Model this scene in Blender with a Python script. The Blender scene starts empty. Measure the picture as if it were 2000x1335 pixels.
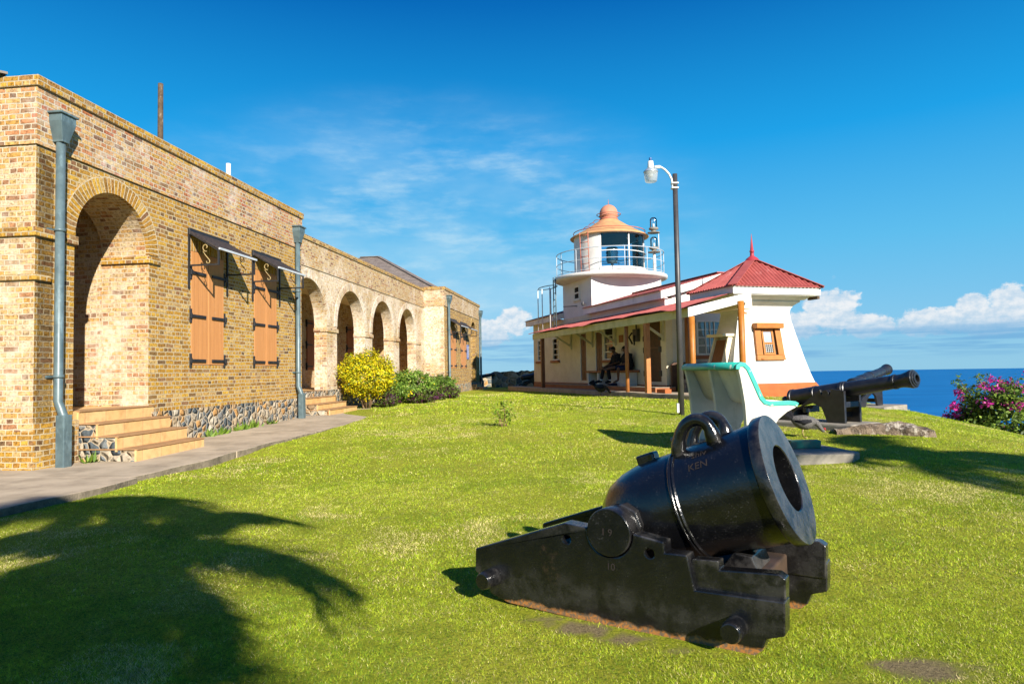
import bpy, bmesh, math, random
import numpy as np
from mathutils import Vector, Matrix
from mathutils.geometry import tessellate_polygon
C = bpy.context
scene = C.scene
COL = scene.collection
rnd = random.Random(7)
R = math.radians
PI = math.pi

# ---------------------------------------------------------------- objects
def link(o):
    COL.objects.link(o)
    return o

def tag(o, label=None, cat=None, group=None, kind=None):
    if label: o['label'] = label
    if cat: o['category'] = cat
    if group: o['group'] = group
    if kind: o['kind'] = kind
    return o

def thing(name, label, cat, loc=(0, 0, 0), rz=0.0, group=None):
    o = link(bpy.data.objects.new(name, None))
    o.empty_display_size = 0.2
    o.location = loc
    o.rotation_euler = (0, 0, rz)
    return tag(o, label, cat, group)

def copy_tree(o, parent=None):
    c = link(o.copy())
    c.parent = parent
    for ch in list(o.children):
        copy_tree(ch, c)
    return c

class MB:
    """collects faces; build() links ONE mesh object"""
    def __init__(self):
        self.v = []; self.f = []; self.uv = []; self.sm = []; self.mi = []
        self.m = 0
    def face(self, pts, uv=None, smooth=False):
        b = len(self.v)
        pts = [tuple(p) for p in pts]
        self.v.extend(pts)
        self.f.append(tuple(range(b, b + len(pts))))
        if uv is None:
            a, c_ = Vector(pts[0]), Vector((0, 0, 0))
            n = Vector((0, 0, 0))
            for i in range(len(pts)):
                p, q = Vector(pts[i]), Vector(pts[(i + 1) % len(pts)])
                n += p.cross(q)
            ax, ay, az = abs(n.x), abs(n.y), abs(n.z)
            if ax >= ay and ax >= az: uv = [(p[1], p[2]) for p in pts]
            elif ay >= az: uv = [(p[0], p[2]) for p in pts]
            else: uv = [(p[0], p[1]) for p in pts]
        self.uv.append(uv); self.sm.append(smooth); self.mi.append(self.m)
    def mesh(self, vs, fs, smooth=False):
        for f in fs:
            self.face([vs[i] for i in f], smooth=smooth)
    def box(self, x0, x1, y0, y1, z0, z1):
        vs = [(x0, y0, z0), (x1, y0, z0), (x1, y1, z0), (x0, y1, z0),
              (x0, y0, z1), (x1, y0, z1), (x1, y1, z1), (x0, y1, z1)]
        self.mesh(vs, [(0, 3, 2, 1), (4, 5, 6, 7), (0, 1, 5, 4), (1, 2, 6, 5), (2, 3, 7, 6), (3, 0, 4, 7)])
        return self
    def beam(self, a, b, w, h, up=(0, 0, 1)):
        a, b = Vector(a), Vector(b)
        d = (b - a).normalized()
        s = d.cross(Vector(up))
        if s.length < 1e-4: s = d.cross(Vector((0, 1, 0)))
        s.normalize(); t = s.cross(d)
        vs = []
        for p in (a, b):
            for (i, j) in ((-1, -1), (1, -1), (1, 1), (-1, 1)):
                vs.append(p + s * (w / 2 * i) + t * (h / 2 * j))
        self.mesh(vs, [(0, 3, 2, 1), (4, 5, 6, 7), (0, 1, 5, 4), (1, 2, 6, 5), (2, 3, 7, 6), (3, 0, 4, 7)])
        return self
    def prism(self, poly, x0, x1, fn, holes=(), cap0=True, cap1=True, smooth_side=False, hole_m=None):
        """2-D polygon (a,b) extruded along a third axis; fn(a,b,c)->xyz; CCW poly seen from +c"""
        loops = [list(poly)] + [list(h) for h in holes]
        flat = [p for l in loops for p in l]
        tris = tessellate_polygon([[Vector((p[0], p[1], 0)) for p in l] for l in loops])
        for t in tris:
            a, b, c = (flat[i] for i in t)
            if (b[0]-a[0])*(c[1]-a[1])-(b[1]-a[1])*(c[0]-a[0]) < 0: b, c = c, b
            if cap1: self.face([fn(a[0], a[1], x1), fn(b[0], b[1], x1), fn(c[0], c[1], x1)])
            if cap0: self.face([fn(c[0], c[1], x0), fn(b[0], b[1], x0), fn(a[0], a[1], x0)])
        for li, l in enumerate(loops):
            ar = sum(l[i][0]*l[(i+1) % len(l)][1]-l[(i+1) % len(l)][0]*l[i][1] for i in range(len(l)))
            if (ar > 0) != (li == 0): l = l[::-1]
            acc = 0.0; keep = self.m
            if li and hole_m is not None: self.m = hole_m
            for i in range(len(l)):
                p, q = l[i], l[(i+1) % len(l)]
                L = math.hypot(q[0]-p[0], q[1]-p[1])
                self.face([fn(p[0], p[1], x0), fn(q[0], q[1], x0), fn(q[0], q[1], x1), fn(p[0], p[1], x1)],
                          uv=[(x0, acc), (x0, acc+L), (x1, acc+L), (x1, acc)], smooth=smooth_side)
                acc += L
            self.m = keep
        return self
    def tube(self, path, r, seg=8, caps=True, smooth=True):
        path = [Vector(p) for p in path]
        rs = r if isinstance(r, (list, tuple)) else [r] * len(path)
        rings = []
        prev = None
        for i, p in enumerate(path):
            if i == 0: d = path[1] - p
            elif i == len(path) - 1: d = p - path[i-1]
            else: d = (path[i+1] - path[i-1])
            d.normalize()
            if prev is None:
                s = d.cross(Vector((0, 0, 1)))
                if s.length < 1e-3: s = d.cross(Vector((1, 0, 0)))
            else:
                s = prev - d * prev.dot(d)
            s.normalize(); prev = s
            t = d.cross(s)
            rings.append([p + (s * math.cos(2*PI*k/seg) + t * math.sin(2*PI*k/seg)) * rs[i] for k in range(seg)])
        return self.rings(rings, caps, smooth)
    def rings(self, rings, caps=True, smooth=True, closed=True):
        n = len(rings[0])
        b = len(self.v)
        acc = 0
        for i in range(len(rings) - 1):
            A, B = rings[i], rings[i+1]
            for k in range(n if closed else n - 1):
                k2 = (k + 1) % n
                self.face([A[k], A[k2], B[k2], B[k]], smooth=smooth)
        if caps and closed:
            self.face(list(rings[0])[::-1]); self.face(rings[-1])
        return self
    def lathe(self, prof, cx=0, cy=0, seg=32, a0=0.0, a1=2*PI, smooth=True, caps=False):
        """prof: (radius, z) from bottom to top"""
        full = abs(a1 - a0 - 2*PI) < 1e-6
        n = seg if full else seg + 1
        rings = [[(cx + r*math.cos(a0+(a1-a0)*k/seg), cy + r*math.sin(a0+(a1-a0)*k/seg), z) for k in range(n)] for r, z in prof]
        return self.rings(rings, caps=caps and full, smooth=smooth, closed=full)
    def xf(self, M):
        self.v = [tuple(M @ Vector(p)) for p in self.v]
        return self
    def build(self, name, mat, parent=None, weld=True, bevel=0.0, segs=2):
        me = bpy.data.meshes.new(name)
        me.from_pydata(self.v, [], self.f)
        uvl = me.uv_layers.new(name='UVMap')
        flat = [c for f in self.uv for p in f for c in p]
        uvl.data.foreach_set('uv', flat)
        me.polygons.foreach_set('use_smooth', self.sm)
        mats = mat if isinstance(mat, (list, tuple)) else [mat]
        for m in mats: me.materials.append(m)
        me.polygons.foreach_set('material_index', self.mi)
        if weld:
            bm = bmesh.new(); bm.from_mesh(me)
            bmesh.ops.remove_doubles(bm, verts=bm.verts, dist=2e-4)
            bmesh.ops.recalc_face_normals(bm, faces=bm.faces) if weld == 'fix' else None
            bm.to_mesh(me); bm.free()
        o = link(bpy.data.objects.new(name, me))
        if parent: o.parent = parent
        if bevel:
            md = o.modifiers.new('bevel', 'BEVEL'); md.width = bevel; md.segments = segs
            md.limit_method = 'ANGLE'; md.angle_limit = R(35); md.harden_normals = False
        return o

def bx(name, mat, parent, x0, x1, y0, y1, z0, z1, bevel=0.0):
    return MB().box(min(x0, x1), max(x0, x1), min(y0, y1), max(y0, y1), min(z0, z1), max(z0, z1)).build(name, mat, parent, bevel=bevel)

def arc(cx, cz, r, a0, a1, n):
    return [(cx + r*math.cos(a0+(a1-a0)*i/n), cz + r*math.sin(a0+(a1-a0)*i/n)) for i in range(n+1)]

# ---------------------------------------------------------------- materials
class NT:
    def __init__(self, name):
        self.mat = bpy.data.materials.new(name)
        self.mat.use_nodes = True
        self.t = self.mat.node_tree
        self.b = self.t.nodes['Principled BSDF']
    def n(self, typ, **kw):
        nd = self.t.nodes.new('ShaderNode' + typ)
        for k, v in kw.items():
            if k.startswith('i_'):
                key = k[2:].replace('_', ' ')
                nd.inputs[key].default_value = v
            else: setattr(nd, k, v)
        return nd
    def l(self, a, b): self.t.links.new(a, b)
    def coord(self, out='Object', scale=None):
        tc = self.n('TexCoord')
        if scale is None: return tc.outputs[out]
        mp = self.n('Mapping'); mp.inputs['Scale'].default_value = scale
        self.l(tc.outputs[out], mp.inputs['Vector']); return mp.outputs[0]
    def noise(self, vec, scale, detail=4, rough=.55):
        nd = self.n('TexNoise', i_Scale=scale, i_Detail=detail, i_Roughness=rough)
        if vec is not None: self.l(vec, nd.inputs['Vector'])
        return nd.outputs['Fac']
    def ramp(self, fac, stops, interp='LINEAR'):
        nd = self.n('ValToRGB'); cr = nd.color_ramp; cr.interpolation = interp
        while len(cr.elements) < len(stops): cr.elements.new(1.0)
        for e, (p, c) in zip(cr.elements, stops):
            e.position = p; e.color = (*c, 1) if len(c) == 3 else c
        self.l(fac, nd.inputs[0]); return nd.outputs['Color']
    def fr(self, fac, a, b):  # soft threshold 0..1
        nd = self.n('MapRange', interpolation_type='SMOOTHSTEP')
        nd.inputs['From Min'].default_value = a; nd.inputs['From Max'].default_value = b
        self.l(fac, nd.inputs['Value']); return nd.outputs['Result']
    def mix(self, fac, a, b, mode='MIX'):
        nd = self.n('Mix', data_type='RGBA', blend_type=mode)
        for s, x in ((nd.inputs[6], a), (nd.inputs[7], b)):
            if isinstance(x, (tuple, list)): s.default_value = (*x, 1) if len(x) == 3 else x
            else: self.l(x, s)
        if isinstance(fac, (int, float)): nd.inputs[0].default_value = fac
        else: self.l(fac, nd.inputs[0])
        return nd.outputs[2]
    def math(self, op, a, b=None, clamp=False):
        nd = self.n('Math', operation=op, use_clamp=clamp)
        for s, x in ((nd.inputs[0], a), (nd.inputs[1], b)):
            if x is None: continue
            if isinstance(x, (int, float)): s.default_value = x
            else: self.l(x, s)
        return nd.outputs[0]
    def bump(self, h, strength=.4, dist=.01, normal=None):
        nd = self.n('Bump', i_Strength=strength, i_Distance=dist)
        self.l(h, nd.inputs['Height'])
        if normal is not None: self.l(normal, nd.inputs['Normal'])
        self.l(nd.outputs[0], self.b.inputs['Normal']); return nd.outputs[0]
    def out(self, col=None, rough=None, spec=None, metal=None):
        for k, x in (('Base Color', col), ('Roughness', rough), ('Specular IOR Level', spec), ('Metallic', metal)):
            if x is None: continue
            s = self.b.inputs[k]
            if isinstance(x, (int, float)): s.default_value = x
            elif isinstance(x, (tuple, list)): s.default_value = (*x, 1)
            else: self.l(x, s)
        return self.mat

def paint(name, c, c2=None, scale=6, rough=.5, spec=.4, bump=.15, metal=0, dist=.004, stain=None, stain_amt=(.55, .75), stain_scale=2.5):
    m = NT(name); v = m.coord()
    c2 = c2 or tuple(x*.75 for x in c)
    n1 = m.noise(v, scale, 6, .6)
    col = m.mix(m.fr(n1, .35, .68), c, c2)
    if stain:
        n2 = m.noise(m.coord('Object', (1, 1, .45)), stain_scale, 8, .68)
        col = m.mix(m.fr(n2, *stain_amt), col, stain)
    if bump: m.bump(m.noise(v, scale*9, 4), bump, dist)
    return m.out(col, rough, spec, metal)

def brick(name, ramp, mortar, white=.0, white_col=(.62, .55, .46), wscale=1.1, radial=False, dark=.35):
    m = NT(name); uv = m.coord('UV')
    # wobble the courses a little: hand made bricks
    wob = m.n('TexNoise', i_Scale=5.0, i_Detail=2.0); m.l(uv, wob.inputs['Vector'])
    sub = m.n('VectorMath', operation='SUBTRACT'); m.l(wob.outputs['Color'], sub.inputs[0]); sub.inputs[1].default_value = (.5, .5, .5)
    scl = m.n('VectorMath', operation='SCALE'); m.l(sub.outputs[0], scl.inputs[0]); scl.inputs['Scale'].default_value = .03
    add = m.n('VectorMath', operation='ADD'); m.l(uv, add.inputs[0]); m.l(scl.outputs[0], add.inputs[1])
    b = m.n('TexBrick', offset=.5, squash=.5 if not radial else 1.0, squash_frequency=2, offset_frequency=2)
    m.l(add.outputs[0], b.inputs['Vector'])
    b.inputs['Color1'].default_value = (0, 0, 0, 1); b.inputs['Color2'].default_value = (1, 1, 1, 1)
    b.inputs['Mortar'].default_value = (.5, .5, .5, 1)
    b.inputs['Scale'].default_value = 1; b.inputs['Mortar Size'].default_value = .010
    b.inputs['Mortar Smooth'].default_value = .35; b.inputs['Bias'].default_value = 0
    b.inputs['Brick Width'].default_value = .222 if not radial else .076
    b.inputs['Row Height'].default_value = .0725 if not radial else .24
    col = m.ramp(b.outputs['Color'], ramp, 'LINEAR')
    v3 = m.coord('Object')
    mott = m.noise(v3, 28, 6, .7)
    col = m.mix(m.fr(mott, .42, .66), col, m.mix(.78, col, (.22, .16, .10), 'MULTIPLY'))
    mo2 = m.noise(v3, 75, 4, .7)
    col = m.mix(m.math('MULTIPLY', m.fr(mo2, .55, .72), .45), col, mortar)
    edge = m.noise(v3, 60, 3)
    mort = m.mix(m.fr(m.noise(v3, 9, 5, .7), .4, .7), mortar, tuple(x*.7 for x in mortar))
    fac = m.math('ADD', b.outputs['Fac'], m.math('MULTIPLY', m.math('SUBTRACT', edge, .5), .7))
    fac = m.fr(fac, .25, .65)
    col = m.mix(fac, col, mort)
    if white > 0:
        w = m.noise(v3, wscale, 7, .65)
        wf = m.math('MULTIPLY', m.fr(w, .62-white*.5, .78-white*.4), .85)
        fine = m.fr(m.noise(v3, 14, 4, .6), .3, .62)
        col = m.mix(m.math('MULTIPLY', wf, fine), col, white_col)
    dk = m.noise(m.coord('Object', (1, 1, .6)), 1.7, 8, .7)
    col = m.mix(m.math('MULTIPLY', m.fr(dk, .58, .8), dark), col, (.07, .06, .045))
    h = m.math('SUBTRACT', m.math('MULTIPLY', mott, .35), fac)
    m.bump(h, 1.0, .030)
    return m.out(col, .92, .15)

def rubble(name, scale=4.5, dark=False):
    m = NT(name); v = m.coord('Object')
    wob = m.n('TexNoise', i_Scale=6.0, i_Detail=2.0); m.l(v, wob.inputs['Vector'])
    sub = m.n('VectorMath', operation='MULTIPLY_ADD'); m.l(wob.outputs['Color'], sub.inputs[0]); sub.inputs[1].default_value = (.08, .08, .08); m.l(v, sub.inputs[2])
    a = m.n('TexVoronoi', feature='F1', i_Scale=scale); m.l(sub.outputs[0], a.inputs['Vector'])
    e = m.n('TexVoronoi', feature='DISTANCE_TO_EDGE', i_Scale=scale); m.l(sub.outputs[0], e.inputs['Vector'])
    sep = m.n('SeparateColor'); m.l(a.outputs['Color'], sep.inputs[0])
    k = .55 if dark else 1
    st = [(0, (.13, .14, .14)), (.14, (.07, .085, .095)), (.28, (.32, .24, .15)), (.44, (.36, .30, .22)), (.56, (.19, .19, .18)), (.66, (.40, .22, .08)), (.78, (.40, .35, .27)), (.92, (.24, .16, .09))]
    col = m.ramp(sep.outputs[0], [(p, tuple(x*k for x in c)) for p, c in st], 'CONSTANT')
    n = m.noise(v, 20, 6, .7)
    col = m.mix(m.fr(n, .4, .75), col, m.mix(.6, col, (.3, .27, .22), 'MULTIPLY'))
    mf = m.fr(m.math('ADD', e.outputs['Distance'], m.math('MULTIPLY', n, .06)), .09, .045)
    col = m.mix(mf, col, (.36, .29, .20) if not dark else (.20, .17, .12))
    h = m.math('ADD', m.math('MULTIPLY', m.fr(e.outputs['Distance'], 0, .3), 1.0), m.math('MULTIPLY', n, .3))
    m.bump(h, .9, .05)
    return m.out(col, .9, .2)
OCH = [(0, (.25, .125, .03)), (.15, (.47, .262, .03)), (.30, (.32, .155, .03)), (.44, (.52, .315, .05)), (.56, (.38, .19, .03)), (.68, (.50, .34, .13)), (.78, (.20, .095, .05)), (.88, (.43, .235, .035)), (1, (.11, .065, .04))]
REDS = [(0, (.42, .25, .05)), (.18, (.44, .19, .09)), (.32, (.54, .38, .16)), (.44, (.36, .10, .05)), (.56, (.50, .31, .08)), (.70, (.46, .27, .12)), (.82, (.15, .08, .06)), (.9, (.52, .32, .10)), (1, (.40, .15, .08))]
PALE = [(0, (.46, .29, .09)), (.2, (.52, .40, .23)), (.4, (.44, .24, .06)), (.55, (.53, .42, .28)), (.7, (.50, .31, .11)), (.82, (.36, .17, .08)), (.92, (.22, .12, .07)), (1, (.54, .40, .2))]
M = {}
M['brick'] = brick('yellow brick', OCH, (.44, .355, .22), .06, dark=.6)
M['brick_red'] = brick('mixed red brick', REDS, (.47, .40, .30), .26, (.58, .51, .43), dark=.7)
M['brick_cap'] = brick('sooty cap brick', OCH, (.40, .33, .22), .0, dark=1.0)
M['brick_pale'] = brick('pale brick', PALE, (.50, .40, .28), .30, (.60, .51, .40))
M['brick_white'] = brick('limewashed brick', PALE, (.52, .43, .31), .50, (.66, .58, .47), dark=.3)
M['brick_arch'] = brick('arch brick', OCH, (.50, .41, .27), .08, radial=True)
M['brick_arch_pale'] = brick('pale arch brick', PALE, (.56, .48, .38), .55, (.70, .64, .55), radial=True)
M['rubble'] = rubble('rubble stone', 7.2)
M['rubble_dark'] = rubble('dark rubble stone', 3.2)
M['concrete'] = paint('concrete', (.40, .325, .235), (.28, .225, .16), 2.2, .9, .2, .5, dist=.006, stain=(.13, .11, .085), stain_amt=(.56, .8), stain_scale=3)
M['curb'] = paint('dirty shade dark curb', (.22, .18, .13), (.11, .09, .065), 5, .95, .15, .9, dist=.015, stain=(.30, .26, .20), stain_amt=(.6, .75), stain_scale=5)  # side faces: dirt and wear, plus shade put into the darker colour
M['concrete_grey'] = paint('grey concrete', (.28, .25, .205), (.18, .16, .13), 4, .9, .2, .5, dist=.006, stain=(.12, .11, .09))
M['slate'] = None
M['zinc'] = paint('grey green zinc', (.085, .125, .135), (.055, .085, .095), 5, .42, .5, .1, stain=(.13, .19, .21), stain_amt=(.52, .7), stain_scale=6)
M['iron'] = paint('black strap iron', (.012, .012, .014), (.02, .02, .022), 8, .5, .4, .2)
M['brass'] = paint('weathered scroll', (.30, .22, .09), (.2, .14, .06), 8, .5, .4, .1)
M['white_metal'] = paint('white metal', (.62, .62, .60), (.54, .54, .52), 4, .4, .4, .05)
M['white'] = paint('white render', (.60, .58, .545), (.53, .51, .475), 1.6, .8, .2, .6, dist=.012, stain=(.42, .36, .29), stain_amt=(.55, .84), stain_scale=2.2)
M['cream'] = paint('cream render', (.66, .58, .43), (.58, .50, .36), 1.6, .85, .2, .3, stain=(.34, .26, .17), stain_amt=(.58, .85), stain_scale=2.0)
M['pinkish'] = paint('shade pink render', (.68, .58, .59), (.62, .53, .55), 1.6, .85, .2, .3, stain=(.45, .36, .36), stain_amt=(.58, .85))  # pink cast of the shaded side put into the wall colour
M['fascia'] = paint('mildewed fascia', (.60, .53, .29), (.48, .43, .20), 2.5, .8, .2, .3, stain=(.20, .21, .08), stain_amt=(.56, .80))
M['trimwhite'] = paint('white trim board', (.66, .64, .60), (.58, .56, .52), 3, .6, .3, .15, stain=(.48, .43, .35), stain_amt=(.62, .85))
M['rustbrown'] = paint('red brown dado', (.30, .115, .045), (.23, .085, .035), 3, .7, .3, .25, stain=(.12, .055, .03))
M['orangedado'] = paint('orange dado', (.32, .090, .020), (.27, .072, .016), 3, .7, .3, .3, stain=(.60, .45, .33), stain_amt=(.64, .8), stain_scale=5)
M['orangewood'] = paint('orange painted wood', (.35, .125, .014), (.29, .095, .010), 5, .5, .4, .2, stain=(.58, .44, .30), stain_amt=(.66, .82), stain_scale=7)
M['brownpaint'] = paint('brown post paint', (.20, .075, .03), (.15, .055, .022), 5, .55, .35, .2)
M['door'] = paint('brown door', (.16, .065, .025), (.11, .045, .018), 6, .55, .35, .2)
M['black'] = paint('black cloth', (.012, .012, .014), (.02, .02, .023), 30, .9, .1, .3)
M['navy'] = paint('navy cloth', (.015, .02, .05), (.02, .025, .06), 30, .9, .1, .3)
M['skin'] = paint('dark skin', (.12, .055, .032), (.09, .042, .025), 20, .55, .35, .1)
M['hair'] = paint('black hair', (.008, .007, .007), (.015, .013, .012), 60, .8, .2, .4)
M['sock'] = paint('white sock', (.7, .7, .7), (.6, .6, .6), 30, .9, .1, .2)
M['polebrown'] = paint('weathered timber', (.10, .07, .045), (.05, .035, .024), 8, .9, .15, .5, stain=(.25, .2, .15), stain_amt=(.55, .75), stain_scale=8)
M['railgrey'] = paint('grey rail paint', (.42, .45, .48), (.34, .37, .40), 4, .45, .4, .05)
M['lamppole'] = paint('dark lamp post', (.035, .033, .034), (.05, .047, .045), 5, .45, .45, .1)
M['sidewood'] = paint('brown panel', (.085, .04, .02), (.06, .03, .015), 6, .6, .3, .2)

def tiles(name, c1, c2, cm, bw, rh):
    m = NT(name); uv = m.coord('UV')
    b = m.n('TexBrick', offset=.5); m.l(uv, b.inputs['Vector'])
    b.inputs['Color1'].default_value = (*c1, 1); b.inputs['Color2'].default_value = (*c2, 1); b.inputs['Mortar'].default_value = (*cm, 1)
    b.inputs['Scale'].default_value = 1; b.inputs['Brick Width'].default_value = bw; b.inputs['Row Height'].default_value = rh
    b.inputs['Mortar Size'].default_value = .004; b.inputs['Mortar Smooth'].default_value = .2
    v = m.coord(); n = m.noise(v, 7, 6, .7)
    col = m.mix(m.fr(n, .4, .75), b.outputs['Color'], m.mix(.55, b.outputs['Color'], (.5, .42, .35), 'MULTIPLY'))
    m.bump(m.math('SUBTRACT', m.math('MULTIPLY', n, .3), b.outputs['Fac']), .5, .006)
    return m.out(col, .6, .35)
M['tile'] = tiles('sandy step tile', (.60, .38, .17), (.55, .33, .13), (.34, .2, .1), .42, 30)
M['tread'] = paint('dark tread tile', (.34, .19, .09), (.26, .15, .07), 6, .6, .3, .2)
M['shingle'] = tiles('grey brown shingle', (.20, .165, .14), (.13, .105, .09), (.05, .04, .035), .28, .13)
M['slate'] = M['shingle']

def corrugated(name, c, c2, pitch=.085, st=(.25, .1, .08), strength=1.0):
    m = NT(name); uv = m.coord('UV')
    sp = m.n('SeparateXYZ'); m.l(uv, sp.inputs[0])
    w = m.math('SINE', m.math('MULTIPLY', sp.outputs[0], 2*PI/pitch))
    v = m.coord(); n1 = m.noise(v, 1.6, 7, .65)
    col = m.mix(m.fr(n1, .38, .7), c, c2)
    col = m.mix(m.math('MULTIPLY', m.fr(m.noise(v, 6, 6, .7), .56, .75), .6), col, st)
    m.bump(w, strength, .018)
    return m.out(col, .62, .3)
M['redvalley'] = paint('valley shade red paint', (.20, .044, .038), (.16, .036, .031), 3, .7, .25, .1)  # darker red stands in for shade in the roof valleys
M['redroof'] = corrugated('red corrugated iron', (.29, .062, .052), (.24, .05, .042), st=(.36, .16, .13))
M['pinkroof'] = corrugated('faded red corrugated iron', (.48, .12, .11), (.40, .085, .08), st=(.30, .09, .08))
M['redplain'] = paint('red flashing', (.33, .074, .064), (.27, .058, .05), 3, .6, .3, .1, stain=(.50, .22, .2))
M['rustroof'] = paint('rusty orange sheet', (.47, .265, .115), (.40, .20, .09), 2.2, .7, .3, .15, stain=(.45, .17, .10), stain_amt=(.52, .72), stain_scale=3)
M['rustpink'] = paint('rusty pink dome', (.47, .21, .12), (.42, .17, .11), 4, .7, .3, .15, stain=(.40, .13, .09))
M['rustred'] = paint('rust red rail', (.40, .13, .08), (.32, .10, .06), 6, .6, .3, .1)

def planks(name, c, c2, pitch=.14, axis=0):
    m = NT(name); uv = m.coord('UV'); sp = m.n('SeparateXYZ'); m.l(uv, sp.inputs[0])
    x = m.math('MULTIPLY', sp.outputs[axis], 1/pitch)
    fl = m.math('FLOOR', x); f = m.math('SUBTRACT', x, fl)
    g = m.math('MINIMUM', f, m.math('SUBTRACT', 1.0, f)); groove = m.fr(g, .05, .0)
    wn = m.n('TexWhiteNoise', noise_dimensions='1D'); m.l(fl, wn.inputs['W'])
    v = m.coord('Object', (6, 6, .6)); n = m.noise(v, 3.0, 6, .65)
    col = m.mix(m.fr(n, .3, .7), c, c2)
    col = m.mix(m.math('MULTIPLY', wn.outputs[0], .35), col, c2)
    scr = m.fr(m.noise(m.coord('Object', (9, 9, 1.2)), 4, 4, .7), .66, .74)
    col = m.mix(m.math('MULTIPLY', scr, .5), col, (.62, .45, .34))
    col = m.mix(m.math('MULTIPLY', groove, .28), col, (.12, .05, .02))
    m.bump(m.math('SUBTRACT', m.math('MULTIPLY', n, .2), groove), .5, .008)
    return m.out(col, .62, .3)
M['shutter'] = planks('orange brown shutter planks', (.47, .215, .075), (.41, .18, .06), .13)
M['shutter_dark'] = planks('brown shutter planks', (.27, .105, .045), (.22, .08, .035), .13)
M['louvre'] = planks('brown louvres', (.25, .10, .035), (.2, .075, .025), .055, 1)

def castiron():
    m = NT('black painted cast iron'); v = m.coord()
    n = m.noise(v, 9, 8, .7); n2 = m.noise(v, 55, 4, .6); n3 = m.noise(v, 2.6, 6, .7)
    col = m.mix(m.fr(n, .45, .75), (.0038, .0039, .0046), (.0075, .0075, .0085))
    n4 = m.noise(v, 120, 3, .6)
    specks = m.math('MULTIPLY', m.fr(n4, .60, .70), m.fr(n, .44, .62))
    col = m.mix(m.math('MULTIPLY', specks, .5), col, (.085, .08, .078))
    worn = m.math('MULTIPLY', m.fr(n3, .60, .76), m.fr(m.noise(v, 24, 6, .7), .46, .58))
    col = m.mix(m.math('MULTIPLY', worn, .75), col, (.06, .036, .026))
    # rust creeping up from the ground
    sp = m.n('SeparateXYZ'); g = m.n('NewGeometry'); m.l(g.outputs['Position'], sp.inputs[0])
    hh = m.math('ADD', sp.outputs[2], m.math('MULTIPLY', m.math('SUBTRACT', m.noise(v, 7, 5, .6), .5), .10))
    rf = m.fr(hh, .040, .018)
    col = m.mix(rf, col, m.mix(m.fr(n2, .42, .58), (.34, .135, .03), (.13, .085, .05)))
    # worn light edges
    geo = m.n('NewGeometry')
    ed = m.math('MULTIPLY', m.fr(geo.outputs['Pointiness'], .53, .60), m.fr(n, .36, .6))
    col = m.mix(m.math('MULTIPLY', ed, .4), col, (.16, .15, .14))
    m.bump(m.math('ADD', n, m.math('MULTIPLY', n2, .4)), .35, .008)
    r = m.math('ADD', m.math('MULTIPLY', n, .16), .11)
    r = m.math('ADD', r, m.math('MULTIPLY', rf, .4))
    return m.out(col, r, .55)
M['castiron'] = castiron()
M['castiron_far'] = paint('black cannon paint', (.010, .010, .012), (.02, .02, .022), 9, .33, .55, .25, stain=(.07, .05, .04), stain_amt=(.6, .78), stain_scale=5)
M['rustmark'] = paint('scratched mark', (.032, .023, .020), (.022, .017, .015), 8, .8, .2, .1)
M['bore'] = paint('rusty bore', (.02, .014, .012), (.05, .026, .016), 9, .8, .2, .4)
M['benchgrey'] = paint('bench concrete', (.54, .52, .46), (.45, .43, .38), 2.5, .7, .3, .25, stain=(.26, .25, .20), stain_amt=(.54, .78), stain_scale=4)
M['teal'] = paint('teal trim paint', (.02, .36, .28), (.03, .30, .25), 5, .45, .4, .2, stain=(.50, .50, .44), stain_amt=(.58, .66), stain_scale=8)
M['tealdark'] = paint('worn teal stub', (.04, .20, .15), (.12, .14, .11), 8, .8, .2, .3)
M['rock'] = paint('rough rubble rock', (.24, .18, .125), (.08, .06, .045), 5, .95, .1, 1.0, dist=.05, stain=(.42, .37, .30), stain_amt=(.52, .62), stain_scale=7)
M['earth'] = paint('bare earth', (.17, .115, .07), (.10, .065, .04), 5, .95, .1, .8, dist=.02)
M['bluesign'] = paint('blue notice', (.10, .13, .30), (.16, .15, .30), 5, .5, .4, .05)

def glass_mat(name, tint=(.9, .95, 1), alpha=.35, rough=.02):
    m = NT(name); t = m.t
    tr = m.n('BsdfTransparent'); tr.inputs[0].default_value = (*tint, 1)
    gl = m.n('BsdfGlossy'); gl.inputs['Roughness'].default_value = rough
    mx = m.n('MixShader'); fr = m.n('Fresnel', i_IOR=1.5)
    m.l(m.math('ADD', fr.outputs[0], alpha, True), mx.inputs[0]); m.l(tr.outputs[0], mx.inputs[1]); m.l(gl.outputs[0], mx.inputs[2])
    m.l(mx.outputs[0], t.nodes['Material Output'].inputs[0]); t.nodes.remove(m.b)
    return m.mat
M['glass'] = glass_mat('lantern glass', (.62, .80, .92), .05)
M['pane'] = glass_mat('window pane', (.35, .35, .33), .06)
def lensmat():
    m = NT('ribbed lamp lens'); t = m.t
    uv = m.coord('Object'); df = m.n('BsdfTranslucent'); df.inputs[0].default_value = (.85, .88, .9, 1)
    d2 = m.n('BsdfDiffuse'); d2.inputs[0].default_value = (.62, .66, .68, 1); tr = m.n('BsdfTransparent'); tr.inputs[0].default_value = (.9, .95, .97, 1)
    a = m.n('MixShader'); a.inputs[0].default_value = .5; m.l(df.outputs[0], a.inputs[1]); m.l(d2.outputs[0], a.inputs[2])
    b = m.n('MixShader'); b.inputs[0].default_value = .62; m.l(tr.outputs[0], b.inputs[1]); m.l(a.outputs[0], b.inputs[2])
    m.l(b.outputs[0], t.nodes['Material Output'].inputs[0]); t.nodes.remove(m.b); return m.mat
M['lens'] = lensmat()
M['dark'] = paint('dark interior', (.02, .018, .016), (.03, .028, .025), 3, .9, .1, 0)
M['greyblock'] = paint('grey block', (.22, .20, .17), (.16, .145, .12), 6, .9, .2, .4)

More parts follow.
